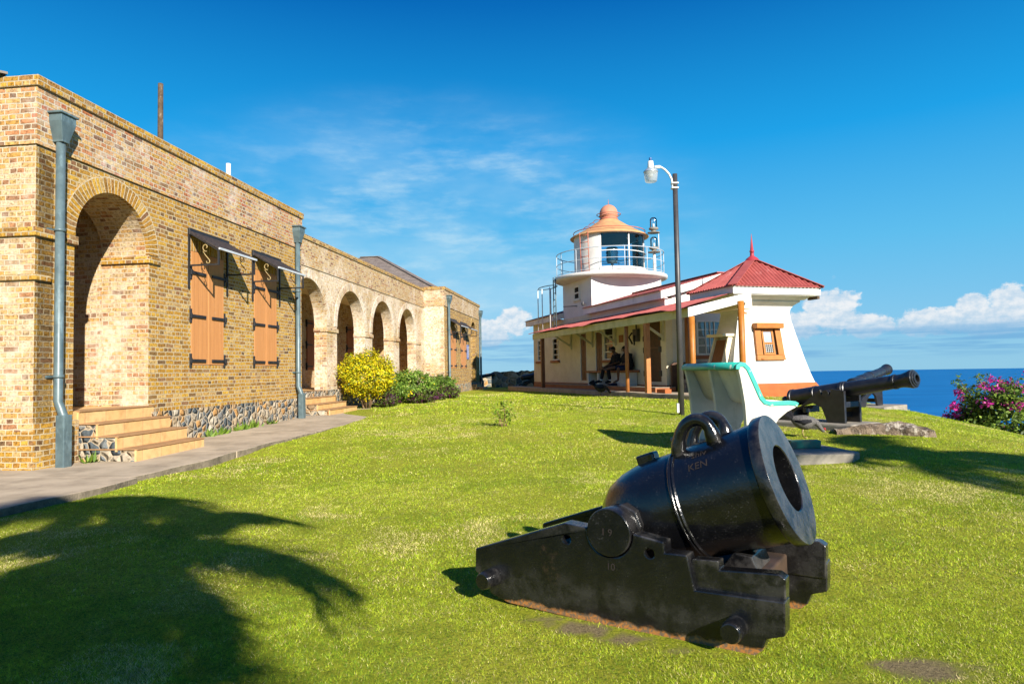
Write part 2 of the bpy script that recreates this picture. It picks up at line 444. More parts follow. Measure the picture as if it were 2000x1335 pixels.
def leafmat(name, trans=.35, rough=.5):
    m = NT(name)
    a = m.n('Attribute', attribute_name='Col')
    m.out(a.outputs['Color'], rough, .25)
    tl = m.n('BsdfTranslucent'); m.l(a.outputs['Color'], tl.inputs[0])
    mx = m.n('MixShader'); mx.inputs[0].default_value = trans
    m.l(m.b.outputs[0], mx.inputs[1]); m.l(tl.outputs[0], mx.inputs[2])
    m.l(mx.outputs[0], m.t.nodes['Material Output'].inputs[0])
    return m.mat
M['leaf'] = leafmat('leaf')
M['bark'] = paint('bark', (.22, .14, .08), (.13, .085, .05), 8, .9, .1, .6)
M['palmbark'] = paint('palm bark', (.22, .19, .15), (.14, .12, .09), 6, .9, .1, .6)
M['paneblue'] = paint('reflective pane', (.30, .36, .44), (.24, .30, .40), 3, .08, .7, 0)
M['photocell'] = paint('blue photocell', (.05, .13, .30), (.04, .1, .25), 5, .4, .5, 0)
M['alu'] = paint('spun aluminium', (.50, .56, .60), (.42, .48, .52), 5, .35, .5, .1, metal=.6)
M['comb'] = paint('red comb', (.40, .02, .02), (.3, .015, .015), 20, .6, .3, .1)
M['henblack'] = paint('black plumage', (.018, .020, .018), (.035, .03, .022), 40, .7, .3, .5)
M['hengrey'] = paint('speckled grey plumage', (.14, .13, .12), (.05, .048, .045), 90, .8, .2, .6)
M['castiron_rusty'] = paint('rusty worn iron', (.026, .018, .013), (.06, .036, .022), 6, .6, .4, .3)
# ---------------------------------------------------------------- ground
def smax(t, k): return np.where(t > k, t - k/2, np.where(t < 0, 0, t*t/(2*k)))
def g(x, y):
    x = np.asarray(x, float); y = np.asarray(y, float)
    yp = y + np.where(x < 0, 1.3, .5)*x
    fmax = np.clip(np.where(x < 0, .37 + .034*x, .37 + .013*x), .14, .46)
    f = .031*smax(yp - 4.0, 1.0)
    f = fmax - smax(fmax - f + .06, .12)
    fall = .034*np.maximum(0, x - 5 - .25*np.clip(y - 10, -8, 40))**2
    fall = np.where(fall > 6, 6 + .9*(np.sqrt(np.maximum(fall, 1e-9)/.034) - 13.28), fall)
    back = .02*np.maximum(0, y - 55)**1.6
    z = f - fall - back
    z = f - fall - back + .042*np.clip(-x/3, 0, 1)
    z = z + .012*np.sin(x*1.3 + 1)*np.sin(y*1.1) + .008*np.sin(x*2.9 + y*1.7)
    return np.maximum(z, -150)
def gz(x, y): return float(g(x, y))

def lawn_mat():
    m = NT('lawn turf'); v = m.coord('Object')
    big = m.noise(v, .55, 5, .6); mid = m.noise(v, 3.2, 6, .7); fine = m.noise(v, 55, 6, .8); vf = m.noise(v, 150, 3, .7)
    a = m.mix(m.fr(big, .38, .64), (.31, .34, .02), (.40, .385, .04))
    a = m.mix(m.math('MULTIPLY', m.fr(mid, .55, .74), .75), a, (.36, .30, .11))
    a = m.mix(m.math('MULTIPLY', m.fr(mid, .45, .25), .6), a, (.20, .275, .018))
    a = m.mix(m.math('MULTIPLY', m.fr(fine, .56, .36), .88), a, (.055, .095, .008))
    a = m.mix(m.math('MULTIPLY', m.fr(vf, .56, .70), .5), a, (.30, .30, .07))
    at = m.n('Attribute', attribute_name='bare')
    ed = m.math('ADD', at.outputs['Fac'], m.math('ADD', m.math('MULTIPLY', m.math('SUBTRACT', mid, .5), 1.0), m.math('MULTIPLY', m.math('SUBTRACT', fine, .5), .7)))
    earth = m.mix(m.fr(fine, .35, .65), (.32, .25, .13), (.15, .115, .06))
    a = m.mix(m.fr(ed, .36, .80), a, earth)
    m.bump(m.math('ADD', fine, m.math('MULTIPLY', vf, .6)), .9, .03)
    return m.out(a, .95, .1)
M['lawn'] = lawn_mat()

BARE = [(1.72, 2.98, .32, .16), (1.35, 2.80, .30, .10), (.37, 3.46, .70, .12)]  # x, y, rx, ry
def bare(x, y):
    b = np.zeros_like(x)
    for i, (cx, cy, rx, ry) in enumerate(BARE):
        dx, dy = x - cx, y - cy
        if i == 2:
            c_, s_ = math.cos(R(-34)), math.sin(R(-34)); dx, dy = dx*c_ + dy*s_, -dx*s_ + dy*c_
        b = np.maximum(b, np.clip(1.25 - np.sqrt((dx/rx)**2 + (dy/ry)**2), 0, 1))
    return b

def grid_axis(lo, hi, a, b, step):
    xs = list(np.arange(a, b + 1e-6, step))
    s = step; x = b
    while x < hi: s *= 1.18; x += s; xs.append(x)
    s = step; x = a
    while x > lo: s *= 1.18; x -= s; xs.insert(0, x)
    return np.array(xs)
def make_ground():
    xs = grid_axis(-120, 240, -8, 15, .12); ys = grid_axis(-60, 160, .5, 24, .15)
    X, Y = np.meshgrid(xs, ys)
    Z = g(X, Y)
    nx, ny = len(xs), len(ys)
    co = np.stack([X, Y, Z], -1).reshape(-1, 3).astype(np.float32)
    i = np.arange(ny-1)[:, None]*nx + np.arange(nx-1)[None, :]
    q = np.stack([i, i+1, i+1+nx, i+nx], -1).reshape(-1, 4).astype(np.int32)
    me = bpy.data.meshes.new('lawn')
    me.vertices.add(len(co)); me.vertices.foreach_set('co', co.ravel())
    me.loops.add(q.size); me.loops.foreach_set('vertex_index', q.ravel())
    me.polygons.add(len(q)); me.polygons.foreach_set('loop_start', np.arange(0, q.size, 4, dtype=np.int32))
    me.polygons.foreach_set('use_smooth', np.ones(len(q), bool))
    at = me.attributes.new('bare', 'FLOAT', 'POINT'); at.data.foreach_set('value', bare(X, Y).ravel().astype(np.float32))
    me.update(calc_edges=True); me.validate()
    me.materials.append(M['lawn'])
    o = link(bpy.data.objects.new('lawn', me)); tag(o, kind='structure'); return o
make_ground()

# sea, far below the hill; its rim is the horizon
def sea_mat():
    m = NT('sea water'); v = m.coord('Object')
    n = m.noise(m.coord('Object', (.0004, .0012, 1)), 3, 6, .6)
    n2 = m.noise(m.coord('Object', (.012, .03, 1)), 3, 6, .7)
    col = m.mix(m.fr(n, .35, .65), (.004, .098, .27), (.008, .132, .34))
    col = m.mix(m.math('MULTIPLY', m.fr(n2, .5, .75), .25), col, (.03, .16, .30))
    m.bump(n2, .4, 2.0)
    return m.out(col, .55, .12)
M['sea'] = sea_mat()
def make_sea():
    rad = 21400.0
    rr = [0, 60, 150, 300, 600, 1200, 2400, 4800, 9600, 15000, rad]
    mb = MB(); seg = 96
    rings = [[(r_*math.cos(2*PI*k/seg), r_*math.sin(2*PI*k/seg), -140) for k in range(seg)] for r_ in rr[1:]]
    mb.rings(rings, caps=False, smooth=True)
    for k in range(seg): mb.face([(0, 0, -140), rings[0][k], rings[0][(k+1) % seg]])
    o = mb.build('sea', M['sea'], weld='fix'); tag(o, kind='structure')
make_sea()

TH = R(7.3085)
def BW(out, s, z=0):   # brick building frame -> world
    return (s*math.sin(TH) + (out-7.4)*math.cos(TH), s*math.cos(TH) - (out-7.4)*math.sin(TH), z)

# concrete path along the brick building (two raised slabs that step in)
def make_path():
    def strip(pts_out, s0, s1, zf, name, inner=-.6, n=24, gap=.0):
        mb = MB(); T = []; 
        for i in range(n+1):
            s = s0 + (s1-s0)*i/n; T.append((s, pts_out(s), zf(s)))
        for i in range(n):
            (sa, oa, za), (sb, ob, zb) = T[i], T[i+1]
            A, B, Cc, D = BW(inner, sa, za), BW(oa, sa, za), BW(ob, sb, zb), BW(inner, sb, zb)
            mb.face([A, B, Cc, D])
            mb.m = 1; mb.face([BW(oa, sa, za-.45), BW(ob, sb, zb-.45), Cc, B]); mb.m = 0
        for (s, o_, z_), fl in ((T[0], 1), (T[-1], 0)):
            q = [BW(inner, s, z_-.45), BW(o_, s, z_-.45), BW(o_, s, z_), BW(inner, s, z_)]
            mb.face(q if fl else q[::-1])
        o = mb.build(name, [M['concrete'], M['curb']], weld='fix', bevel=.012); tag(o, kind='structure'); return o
    zf = lambda s: .12 + .14*min(1, max(0, (s-8.5)/7.5))
    strip(lambda s: 1.96 + .05*math.sin(s*3), 2.0, 7.52, lambda s: .125, 'path')
    for sa, sb in ((7.545, 9.95), (9.965, 12.7), (12.715, 16.1), (16.115, 20.0)): strip(lambda s: np.interp(s, [7.54, 9, 10.7, 14, 16.5, 18.2, 19.2, 20], [1.80, 1.86, 1.80, 1.95, 1.75, 1.15, .75, .5]) + .025*math.sin(s*5), sa, sb, zf, 'path', n=14)
make_path()
# ---------------------------------------------------------------- brick barracks
# local frame: x = out from the facade, y = along it (away), z = up
BB = thing('brick_barracks', 'long yellow brick colonial barracks with round arches and brown shutters', 'building', BW(0, 0), -TH)
fyz = lambda a, b, c: (c, a, b)      # polygon in (y,z), extruded along x
fxz = lambda a, b, c: (a, -c, b)     # polygon in (x,z), extruded along -y
def bpart(mb, name, mat, parent=None, bevel=0.0, **k): return mb.build(name, mat, parent or BB, bevel=bevel, **k)

def arch_hole(y0, y1, z0, crown, n=22):
    r = (y1-y0)/2; cy = (y0+y1)/2; sp = crown - r
    return [(y0, z0), (y1, z0)] + arc(cy, sp, r, 0, PI, n)

def arch_ring(y0, y1, crown, x, th=.24, mat='brick_arch', proud=.012, depth=.06):
    r = (y1-y0)/2; cy = (y0+y1)/2; sp = crown - r
    mb = MB(); n = 30
    for i in range(n):
        a0, a1 = PI*i/n, PI*(i+1)/n
        P = lambda a, rr, xx: (xx, cy+rr*math.cos(a), sp+rr*math.sin(a))
        u0, u1 = a0*(r+th/2), a1*(r+th/2)
        mb.face([P(a0, r-.004, x+proud), P(a0, r+th, x+proud), P(a1, r+th, x+proud), P(a1, r-.004, x+proud)],
                uv=[(u0, .01), (u0, .01+th), (u1, .01+th), (u1, .01)])
        mb.face([P(a0, r+th, x-depth), P(a1, r+th, x-depth), P(a1, r+th, x+proud), P(a0, r+th, x+proud)])
        mb.face([P(a1, r-.004, x-depth), P(a0, r-.004, x-depth), P(a0, r-.004, x+proud), P(a1, r-.004, x+proud)],
                uv=[(u1, 0), (u0, 0), (u0, .07), (u1, .07)])
    bpart(mb, 'arch_ring', M[mat])

def soldier(y0, y1, z, x, h=.22):
    mb = MB().box(x-.03, x+.004, y0, y1, z, z+h)
    for k in range(len(mb.uv)): mb.uv[k] = [(u, v-z+.01) for u, v in mb.uv[k]]
    bpart(mb, 'lintel_course', M['brick_arch'])

def hinge(parent, y0, dirn, z, x, L, w=.055):
    """strap hinge: vertical plate on the brick at y0 and a strap running dirn over the boards"""
    mb = MB()
    mb.box(x-.02, x+.035, min(y0-.035*dirn, y0+.02*dirn), max(y0-.035*dirn, y0+.02*dirn), z-.13, z+.13)
    a, b = sorted((y0, y0+dirn*L))
    mb.box(x+.028, x+.052, a, b, z-w/2, z+w/2)
    mb.box(x+.02, x+.06, min(y0-.05*dirn, y0), max(y0-.05*dirn, y0), z-.05, z+.05)
    mb.build('strap_hinge', M['iron'], parent, bevel=.006)

def shutter(y0, y1, z0, z1, x, hz, mat='shutter', L=None, leaves=2):
    ym = (y0+y1)/2
    first = None
    mb = MB()
    if leaves == 2:
        mb.box(x-.09, x+.022, y0, ym-.004, z0, z1); mb.box(x-.09, x+.025, ym+.004, y1, z0, z1)
    else: mb.box(x-.09, x+.022, y0, y1, z0, z1)
    s = bpart(mb, 'shutter', M[mat], bevel=.006)
    for z in hz:
        hinge(s, y0-.02, 1, z, x, L or .45)
        hinge(s, y1+.02, -1, z, x, L or .45)
    return s

def spiral(cx, cz, x, scale=1.0, mirror=1):
    """S scroll in the (y|x, z) plane given as list of (a,z)"""
    pts = []
    for i in range(15):      # top curl
        t = i/14; a = -.3*PI + t*1.9*PI; r = .018 + .05*t
        pts.append((r*math.cos(a)*.9, .115 + r*math.sin(a)))
    pts += [(-.045, .05), (-.005, -.01), (.045, -.07)]
    for i in range(9):
        t = i/8; a = .35*PI - t*1.5*PI; r = .04 - .022*t
        pts.append((.035 + r*math.cos(a), -.115 + r*math.sin(a)))
    return [(cx + mirror*scale*p[0], cz + scale*p[1]) for p in pts]

def canopy(y0, y1, x, zt, proj=.62, drop=.36, hb=.5):
    """small shingled shutter canopy on two iron brackets; zt = wall line of its roof"""
    cn = link(bpy.data.objects.new('window_canopy', None)); cn.parent = BB
    zo = zt - drop
    mb = MB()
    sl = lambda y: [(x, y, zt), (x+proj, y, zo), (x+proj, y, zo-.035), (x, y, zt-.045)]
    A, B = sl(y0), sl(y1)
    mb.face([A[0], A[1], B[1], B[0]], uv=[(y0, 0), (y0, .75), (y1, .75), (y1, 0)])
    mb.face([A[3], B[3], B[2], A[2]]); mb.face([A[1], A[2], B[2], B[1]]); mb.face(A[::-1]); mb.face(B); mb.face([A[0], B[0], B[3], A[3]])
    mb.build('canopy_roof', M['canopy'], cn, weld='fix')
    f = MB().box(x+proj-.012, x+proj+.02, y0-.012, y1+.012, zo-.036, zo+.002)
    f.build('fascia_strip', M['railgrey'], cn)
    lath = MB().box(x+.0, x+.05, y0-.012, y1+.012, zt-.10, zt+.03); lath.build('wall_batten', M['iron'], cn, bevel=.01)
    zb = zo - .30
    for y in (y0+.015, y1-.015):
        b = MB()
        b.box(x+.002, x+.03, y-.018, y+.018, zb-.42, zt-.04)                   # wall leg
        b.beam((x+.02, y, zb), (x+proj-.02, y, zb), .026, .03)                 # bottom bar
        b.beam((x+proj-.03, y, zb-.012), (x+proj-.03, y, zo-.03), .03, .026, up=(1, 0, 0))
        b.beam((x+.02, y, zt-.06), (x+proj-.03, y, zo-.045), .026, .02)
        b.build('bracket', M['iron'], cn)
        sc = MB().tube([(p[0], y, p[1]) for p in spiral(x+proj*.55, zb+.19, 0, 1.15)], .009, 6)
        sc.build('scroll', M['brass'], cn)
    return cn
M['canopy'] = paint('weathered canopy felt', (.055, .045, .045), (.028, .024, .026), 14, .9, .15, .8, dist=.02)

def downpipe(y, x, ztop, kinkz, zb, hop=.46, r=.058, kx=.09):
    dp = link(bpy.data.objects.new('downpipe', None)); dp.parent = BB
    cx = x + .10
    p = MB().tube([(cx, y, ztop-.30), (cx, y, kinkz+.08), (cx+kx*.5, y, kinkz-.02), (cx+kx, y, kinkz-.14), (cx+kx, y, zb)], r, 14)
    p.build('pipe', M['zinc'], dp)
    MB().beam((cx+kx, y, kinkz-.10), (cx+kx, y, zb), .15, .13, up=(1, 0, 0)).build('shoe', M['zinc'], dp, bevel=.012)
    h = MB()
    a, b_ = hop/2, .065
    z2, z1, z0 = ztop, ztop-.13, ztop-.37
    def ring(hw, d, z): return [(x+.02, y-hw, z), (x+.02+d, y-hw, z), (x+.02+d, y+hw, z), (x+.02, y+hw, z)]
    rr = [ring(b_, .16, z0-.03), ring(b_, .16, z0), ring(a*.88, .20, z1), ring(a*.88, .20, z2-.02)]
    for i in range(3): 
        for k in range(4):
            k2 = (k+1) % 4; h.face([rr[i][k], rr[i][k2], rr[i+1][k2], rr[i+1][k]])
    h.face(rr[0][::-1]); h.face(rr[3])
    h.box(x+.015, x+.245, y-a-.012, y+a+.012, z2-.03, z2)
    h.build('hopper_head', M['zinc'], dp, bevel=.006)
    for zc in ((kinkz*.35+ztop*.65)-.2, kinkz+.42):
        c = MB().tube([(cx, y, zc-.02), (cx, y, zc+.02)], r+.012, 14)
        c.box(x-.01, x+.03, y-r-.06, y+r+.06, zc-.018, zc+.018)
        c.build('pipe_clip', M['zinc'], dp)
    return dp

def band(name, y0, y1, x, z0, z1, proud, mat, bevel=.008):
    bpart(MB().box(x-.05, x+proud, y0, y1, z0, z1), name, M[mat], bevel=bevel)

# ---- left block: s 8.12..16.27
S0, S1 = 8.12, 16.27
A1 = (8.80, 10.42)
lower = MB().prism([(S0, .72), (S1, .72), (S1, 4.44), (S0, 4.44)], -.85, 0.0, fyz,
                   holes=[arch_hole(A1[0], A1[1], .725, 4.15), [(11.60, 1.52), (12.69, 1.52), (12.69, 3.62), (11.60, 3.62)], [(13.90, 1.52), (14.93, 1.52), (14.93, 3.62), (13.90, 3.62)]], hole_m=1)
bpart(lower, 'wall', [M['brick'], M['brick_pale']])
bpart(MB().box(-.55, .03, S0-.03, S1+.0, 4.445, 5.22), 'parapet', M['brick_red'])
bpart(MB().box(-.57, .065, S0-.06, S1+.03, 5.222, 5.37), 'parapet_cap', M['brick_cap'], bevel=.012)
# corner pier bands and impost
for z0, z1, y1 in ((3.21, 3.33, 8.50), (2.62, 2.70, 8.35)):
    bpart(MB().box(-.9, .045, S0-.045, y1, z0, z1), 'impost_band', M['brick'], bevel=.01)
band('impost_band', 8.62, A1[0]+.03, 0, 3.21, 3.33, .045, 'brick')
bpart(MB().box(-.84, .04, A1[1]-.045, A1[1]+.26, 3.20, 3.31), 'impost_band', M['brick'], bevel=.01)
arch_ring(A1[0], A1[1], 4.15, 0)
# plinth of rubble below the facade, end wall facing the viewer
bpart(MB().prism([(10.5, -.4), (S1, -.4), (S1, .735), (10.5, .735)], -.6, .03, fyz), 'plinth', M['rubble'])
bpart(MB().box(-.6, .02, S0+.002, 8.89, -.4, .719), 'pier_base', M['brick'])
bpart(MB().box(-7.0, -.855, S0, S0+.5, .30, 4.44), 'end_wall', M['brick_pale'])
bpart(MB().box(-.856, -.0, S0-.006, S0+.3, .30, 4.44), 'corner_pier', M['brick_pale'])
bpart(MB().box(-7.0, .012, S0-.012, S0+.45, -.4, .62), 'end_plinth', M['brick'])
bpart(MB().box(-7.0, -.552, S0-.03, S0+.5, 4.445, 5.22), 'end_parapet', M['brick'])
bpart(MB().box(-7.0, -.573, S0-.06, S0+.5, 5.222, 5.37), 'end_parapet_cap', M['brick_cap'], bevel=.012)
bpart(MB().box(-8, -.86, S1-.3, S1-.002, -.3, 5.2), 'far_wall', M['brick_pale'])
# entrance lobby behind the big arch
lob = MB()
y0, y1, xb = A1[0], A1[1], -1.62
lob.face([(xb, y0-.3, .84), (-.85, y0-.3, .84), (-.85, y0-.3, 4.35), (xb, y0-.3, 4.35)])
lob.face([(-.85, y1, .84), (xb, y1, .84), (xb, y1, 4.35), (-.85, y1, 4.35)])
lob.face([(xb, y0-.3, .84), (xb, y0-.3, 4.35), (xb, y1, 4.35), (xb, y1, .84)])
bpart(lob, 'lobby_wall', M['brick_pale'])
bpart(MB().box(xb, -.2, y0-.3, y1+.1, 4.351, 4.40), 'lobby_ceiling', M['cream'])
bpart(MB().box(xb-.1, -.02, y0-.3, y1+.2, .60, .84), 'lobby_floor', M['tile'])
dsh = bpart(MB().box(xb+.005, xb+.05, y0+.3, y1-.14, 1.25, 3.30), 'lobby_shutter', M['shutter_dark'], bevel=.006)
for z in (1.40, 2.30, 3.15): hinge(dsh, y1-.11, -1, z, xb+.005, .4)
# entrance steps
def steps(yA, yB, x0, zs, tread=.30, zb=-.2):
    st = link(bpy.data.objects.new('entrance_steps', None)); st.parent = BB
    for i, (zt, zl) in enumerate(zip(zs[:-1], zs[1:])):
        xo = x0 + tread*i
        MB().box(x0-.3 if i == 0 else x0+.001, xo+.02, yA, yB, zt-.018, zt).build('tread', M['tread'], st, bevel=.006)
        MB().box(xo-.03, xo, yA+.004, yB-.004, zl-.04, zt-.018).build('riser', M['tile'], st)
    k = MB().prism([(x0-.2, zb), (x0+tread*(len(zs)-2)-.03, zb)] + sum([[(x0+tread*i-.035, zs[i+1]-.02), (x0+tread*i-.035, zs[i]-.034)] for i in range(len(zs)-2, -1, -1)], []) + [(x0-.2, zs[0]-.034)], -yB+.02, -yA-.02, fxz)
    k.build('step_side', M['rubble'], st, weld='fix')
steps(8.90, 10.56, 0.005, [.845, .665, .485, .305, .115])
for z0_, (ya, yb) in ((3.40, (11.60, 12.69)), (3.40, (13.90, 14.93))):
    soldier(ya-.06, yb+.06, 3.62, 0)
shutter(11.61, 12.68, 1.525, 3.615, -.012, (1.60, 2.42, 3.22))
shutter(13.91, 14.92, 1.525, 3.615, -.012, (1.60, 2.42, 3.22))
canopy(11.50, 12.82, .0, 3.99)
canopy(13.80, 15.08, .0, 3.99)
downpipe(8.42, 0, 4.95, .92, .10, hop=.30)
downpipe(15.86, 0, 4.95, .95, .24, hop=.34)

# ---- arcade: s 16.27..30.2, set back .5
XP = -.5
AR = [(16.61, 19.07), (19.85, 22.31), (23.09, 25.55), (26.32, 28.80)]
bpart(MB().prism([(16.272, .85), (30.2, .85), (30.2, 4.26), (16.272, 4.26)], XP-.38, XP, fyz, holes=[arch_hole(a, b, .855, 3.97) for a, b in AR]), 'arcade_wall', M['brick_white'])
bpart(MB().box(XP-.5, XP+.025, 16.275, 30.2, 4.265, 4.99), 'arcade_parapet', M['brick_pale'])
bpart(MB().box(XP-.52, XP+.06, 16.275, 30.2, 4.992, 5.12), 'arcade_parapet_cap', M['brick'], bevel=.012)
bpart(MB().box(XP-.6, XP+.03, 16.275, 30.2, -.3, .848), 'arcade_plinth', M['rubble'])
for a, b in AR: arch_ring(a, b, 3.97, XP, .24, 'brick_arch_pale')
for ya, yb in [(16.275, 16.65), (19.03, 19.89), (22.27, 23.13), (25.51, 26.36), (28.76, 29.6)]:
    bpart(MB().box(XP-.39, XP+.04, ya, yb, 2.55, 2.67), 'impost_band', M['brick_pale'], bevel=.01)
pf = MB().box(-3.4, XP-.01, 16.3, 30.2, .4, .862); bpart(pf, 'arcade_floor', M['tile'])
bpart(MB().box(-3.0, -2.7, 16.3, 30.2, .86, 4.2), 'arcade_back_wall', M['brick_pale'])
bpart(MB().box(-2.7, XP-.38, 16.3, 30.2, 4.10, 4.2), 'arcade_ceiling', M['cream'])
bpart(MB().box(-2.7, XP-.38, 30.0, 30.2, .86, 4.2), 'arcade_end_wall', M['brick_pale'])
for y in (18.5, 22.58, 26.38):
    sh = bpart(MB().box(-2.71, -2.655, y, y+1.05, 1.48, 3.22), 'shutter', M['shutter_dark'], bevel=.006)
    for z in (1.6, 2.35, 3.1):
        hinge(sh, y-.02, 1, z, -2.68, .42); hinge(sh, y+1.07, -1, z, -2.68, .42)
steps(16.9, 18.9, XP+.005, [.862, .70, .54, .40, .26], .32)

# ---- wing: s 30.2..39.2, projecting .45
XW = .45
WA = (36.5, 38.05)
bpart(MB().prism([(30.2, .74), (39.2, .74), (39.2, 4.32), (30.2, 4.32)], XW-.5, XW, fyz,
      holes=[arch_hole(WA[0], WA[1], .745, 4.08), [(31.3, 1.5), (32.62, 1.5), (32.62, 3.3), (31.3, 3.3)], [(33.8, 1.5), (35.15, 1.5), (35.15, 3.3), (33.8, 3.3)]]), 'wing_wall', M['brick'])
bpart(MB().box(-1.2, XW-.502, 30.196, 30.45, .3, 4.32), 'wing_side_wall', M['brick_white'])
bpart(MB().box(XW-.501, XW-.01, 30.192, 30.3, .3, 4.32), 'wing_corner_pier', M['brick_white'])
bpart(MB().box(-1.2, XW+.03, 30.17, 39.2, 4.325, 5.06), 'wing_parapet', M['brick_pale'])
bpart(MB().box(-1.22, XW+.065, 30.14, 39.23, 5.062, 5.20), 'wing_parapet_cap', M['brick'], bevel=.012)
bpart(MB().box(-.6, XW+.03, 30.18, 39.2, -.3, .738), 'wing_plinth', M['rubble'])
arch_ring(WA[0], WA[1], 4.08, XW, .24)
bpart(MB().box(-1.6, XW-.5, 36.2, 38.4, .5, .78), 'lobby_floor', M['tile'])
lw = MB(); lw.face([(XW-.5, 38.05, .78), (-1.6, 38.05, .78), (-1.6, 38.05, 4.3), (XW-.5, 38.05, 4.3)]); lw.face([(-1.6, 36.2, .78), (-1.6, 36.2, 4.3), (-1.6, 38.05, 4.3), (-1.6, 38.05, .78)])
bpart(lw, 'lobby_wall', M['brick_pale'])
bpart(MB().box(-1.6, XW-.5, 36.2, 38.4, 4.31, 4.4), 'lobby_ceiling', M['cream'])
steps(36.4, 38.0, XW+.005, [.78, .63, .48, .33], .32)
shutter(31.31, 32.61, 1.505, 3.295, XW-.012, (1.62, 2.4, 3.1), L=.42)
shutter(33.81, 35.14, 1.505, 3.295, XW-.012, (1.62, 2.4, 3.1), L=.42)
canopy(31.2, 32.75, XW, 3.82, .6, .34); canopy(33.7, 35.25, XW, 3.82, .6, .34)
downpipe(30.75, XW, 4.85, .9, .3, hop=.44); downpipe(39.08, XW, 4.85, .9, .3, hop=.44)
bpart(MB().box(-9.5, XW-.52, 38.9, 39.18, -.3, 5.05), 'wing_far_wall', M['brick_pale'])
bpart(MB().box(-9.5, -1.22, 30.21, 30.45, 4.2, 5.05), 'wing_near_wall', M['brick_pale'])

def hip(name, x0, x1, y0, y1, ze, xr, yr0, yr1, zr, ov=.0, cap=True):
    """hip roof; ridge along y from yr0..yr1 at x=xr (or a ridge running back when yr0==yr1)"""
    e = link(bpy.data.objects.new(name, None)); e.parent = BB
    mb = MB()
    A, B, Cc, D = (x1, y0, ze), (x1, y1, ze), (x0, y1, ze), (x0, y0, ze)
    if yr0 == yr1:
        P = (xr, yr0, zr); Q = (x0+(x1-xr), yr0, zr)
    else: P = (xr, yr0, zr); Q = (xr, yr1, zr)
    def fc(*pts):
        o_ = Vector(pts[0]); ex = (Vector(pts[1])-o_).normalized(); n = ex.cross(Vector(pts[2])-o_); ey = n.cross(ex).normalized()
        mb.face(pts, uv=[((Vector(p)-o_).dot(ex), (Vector(p)-o_).dot(ey)) for p in pts])
    if yr0 == yr1:
        fc(A, B, P); fc(B, Cc, Q, P); fc(Cc, D, Q); fc(D, A, P, Q)
        hips = [(A, P), (B, P), (P, Q)]
    else:
        fc(A, B, Q, P); fc(B, Cc, Q); fc(Cc, D, P, Q); fc(D, A, P)
        hips = [(A, P), (D, P), (P, Q), (B, Q)]
    mb.build('roof_slope', M['shingle'], e, weld='fix')
    h = MB()
    for a, b_ in hips: h.beam((a[0], a[1], a[2]+.012), (b_[0], b_[1], b_[2]+.012), .22, .03)
    h.build('hip_cap', M['shingle'], e)
hip('hip_roof', -9.4, .3, 30.3, 39.0, 5.02, -4.05, 34.65, 34.65, 7.47)
hip('hip_roof', -8.9, -.45, 7.97, 16.1, 5.395, -4.8, 12.05, 12.1, 7.3)
bpart(MB().tube([(-1.5, 15.48, 4.6), (-1.5, 15.48, 6.49)], .055, 12), 'vent_pipe', M['white_metal'])

# things that stand on or hang from the building
pl = MB().tube([BW(-2, 13.6, 4.8), BW(-2, 13.6, 6.4), BW(-2.0, 13.6, 7.72)], [.062, .058, .054], 10).build('timber_post', M['polebrown'])
tag(pl, 'tall weathered dark timber post rising above the brick parapet', 'post')

sg = MB().box(.452, .50, 35.32, 35.78, 1.98, 2.74)
sgo = thing('wall_notice', 'small blue notice board on the far brick wall beside the last brown shutter', 'sign', BW(0, 0), -TH)
sg.build('board', M['bluesign'], sgo, bevel=.01)
tx = MB()
for i in range(9): tx.box(.5005, .503, 35.37, 35.73 - .05*(i % 3), 2.62-.065*i, 2.645-.065*i)
tx.build('lettering', M['white_metal'], sgo)
# ---------------------------------------------------------------- lighthouse station
M['trimpink'] = paint('shade toned eave board', (.72, .66, .63), (.64, .58, .56), 2, .7, .3, .15, stain=(.5, .44, .4))  # trim white with the eave's pinkish shade painted in
M['pinkroof_flat'] = paint('faded red roof sheet', (.36, .10, .085), (.29, .07, .06), 3, .62, .3, .2, stain=(.46, .22, .19), stain_amt=(.55, .75))
M['bracketpaint'] = paint('pale bracket paint', (.52, .50, .40), (.44, .42, .32), 4, .7, .3, .1)
M['postpaint'] = paint('worn brown orange post paint', (.36, .14, .035), (.30, .11, .03), 5, .5, .4, .15, stain=(.55, .45, .35), stain_amt=(.72, .82), stain_scale=8)
M['doorpanel'] = paint('door panel', (.13, .052, .02), (.1, .04, .016), 6, .5, .4, .1)
M['curtain'] = paint('tan curtain', (.42, .34, .20), (.34, .27, .15), 10, .9, .1, .1)
M['redspire'] = paint('dark red spire', (.30, .03, .04), (.26, .025, .035), 3, .5, .4, .05)
M['tower'] = paint('tower render', (.64, .61, .585), (.57, .54, .515), 1.4, .8, .2, .3, stain=(.46, .38, .28), stain_amt=(.60, .88), stain_scale=1.6)
M['opticglass'] = glass_mat('optic glass', (.35, .45, .40), .25, .1)
M['beaconglass'] = glass_mat('beacon glass', (.93, .96, .96), .10, .05)
LO = Vector((6.05, 19.2, 0)); LT = R(17.69)
def LW(x, y, z=0):
    return (LO.x + x*math.cos(LT) - y*math.sin(LT), LO.y + x*math.sin(LT) + y*math.cos(LT), z)
LH = thing('lighthouse_station', 'white lighthouse station with low lantern tower, red roofs and shaded porch', 'lighthouse', tuple(LO), LT)
def lp(mb, name, mat, bevel=0.0, parent=None, **k): return mb.build(name, mat if not isinstance(mat, str) else M[mat], parent or LH, bevel=bevel, **k)
def lbox(name, mat, x0, x1, y0, y1, z0, z1, bevel=0.0, parent=None): return bx(name, M[mat], parent or LH, x0, x1, y0, y1, z0, z1, bevel)
def grp(name, parent=None):
    e = link(bpy.data.objects.new(name, None)); e.parent = parent or LH; return e

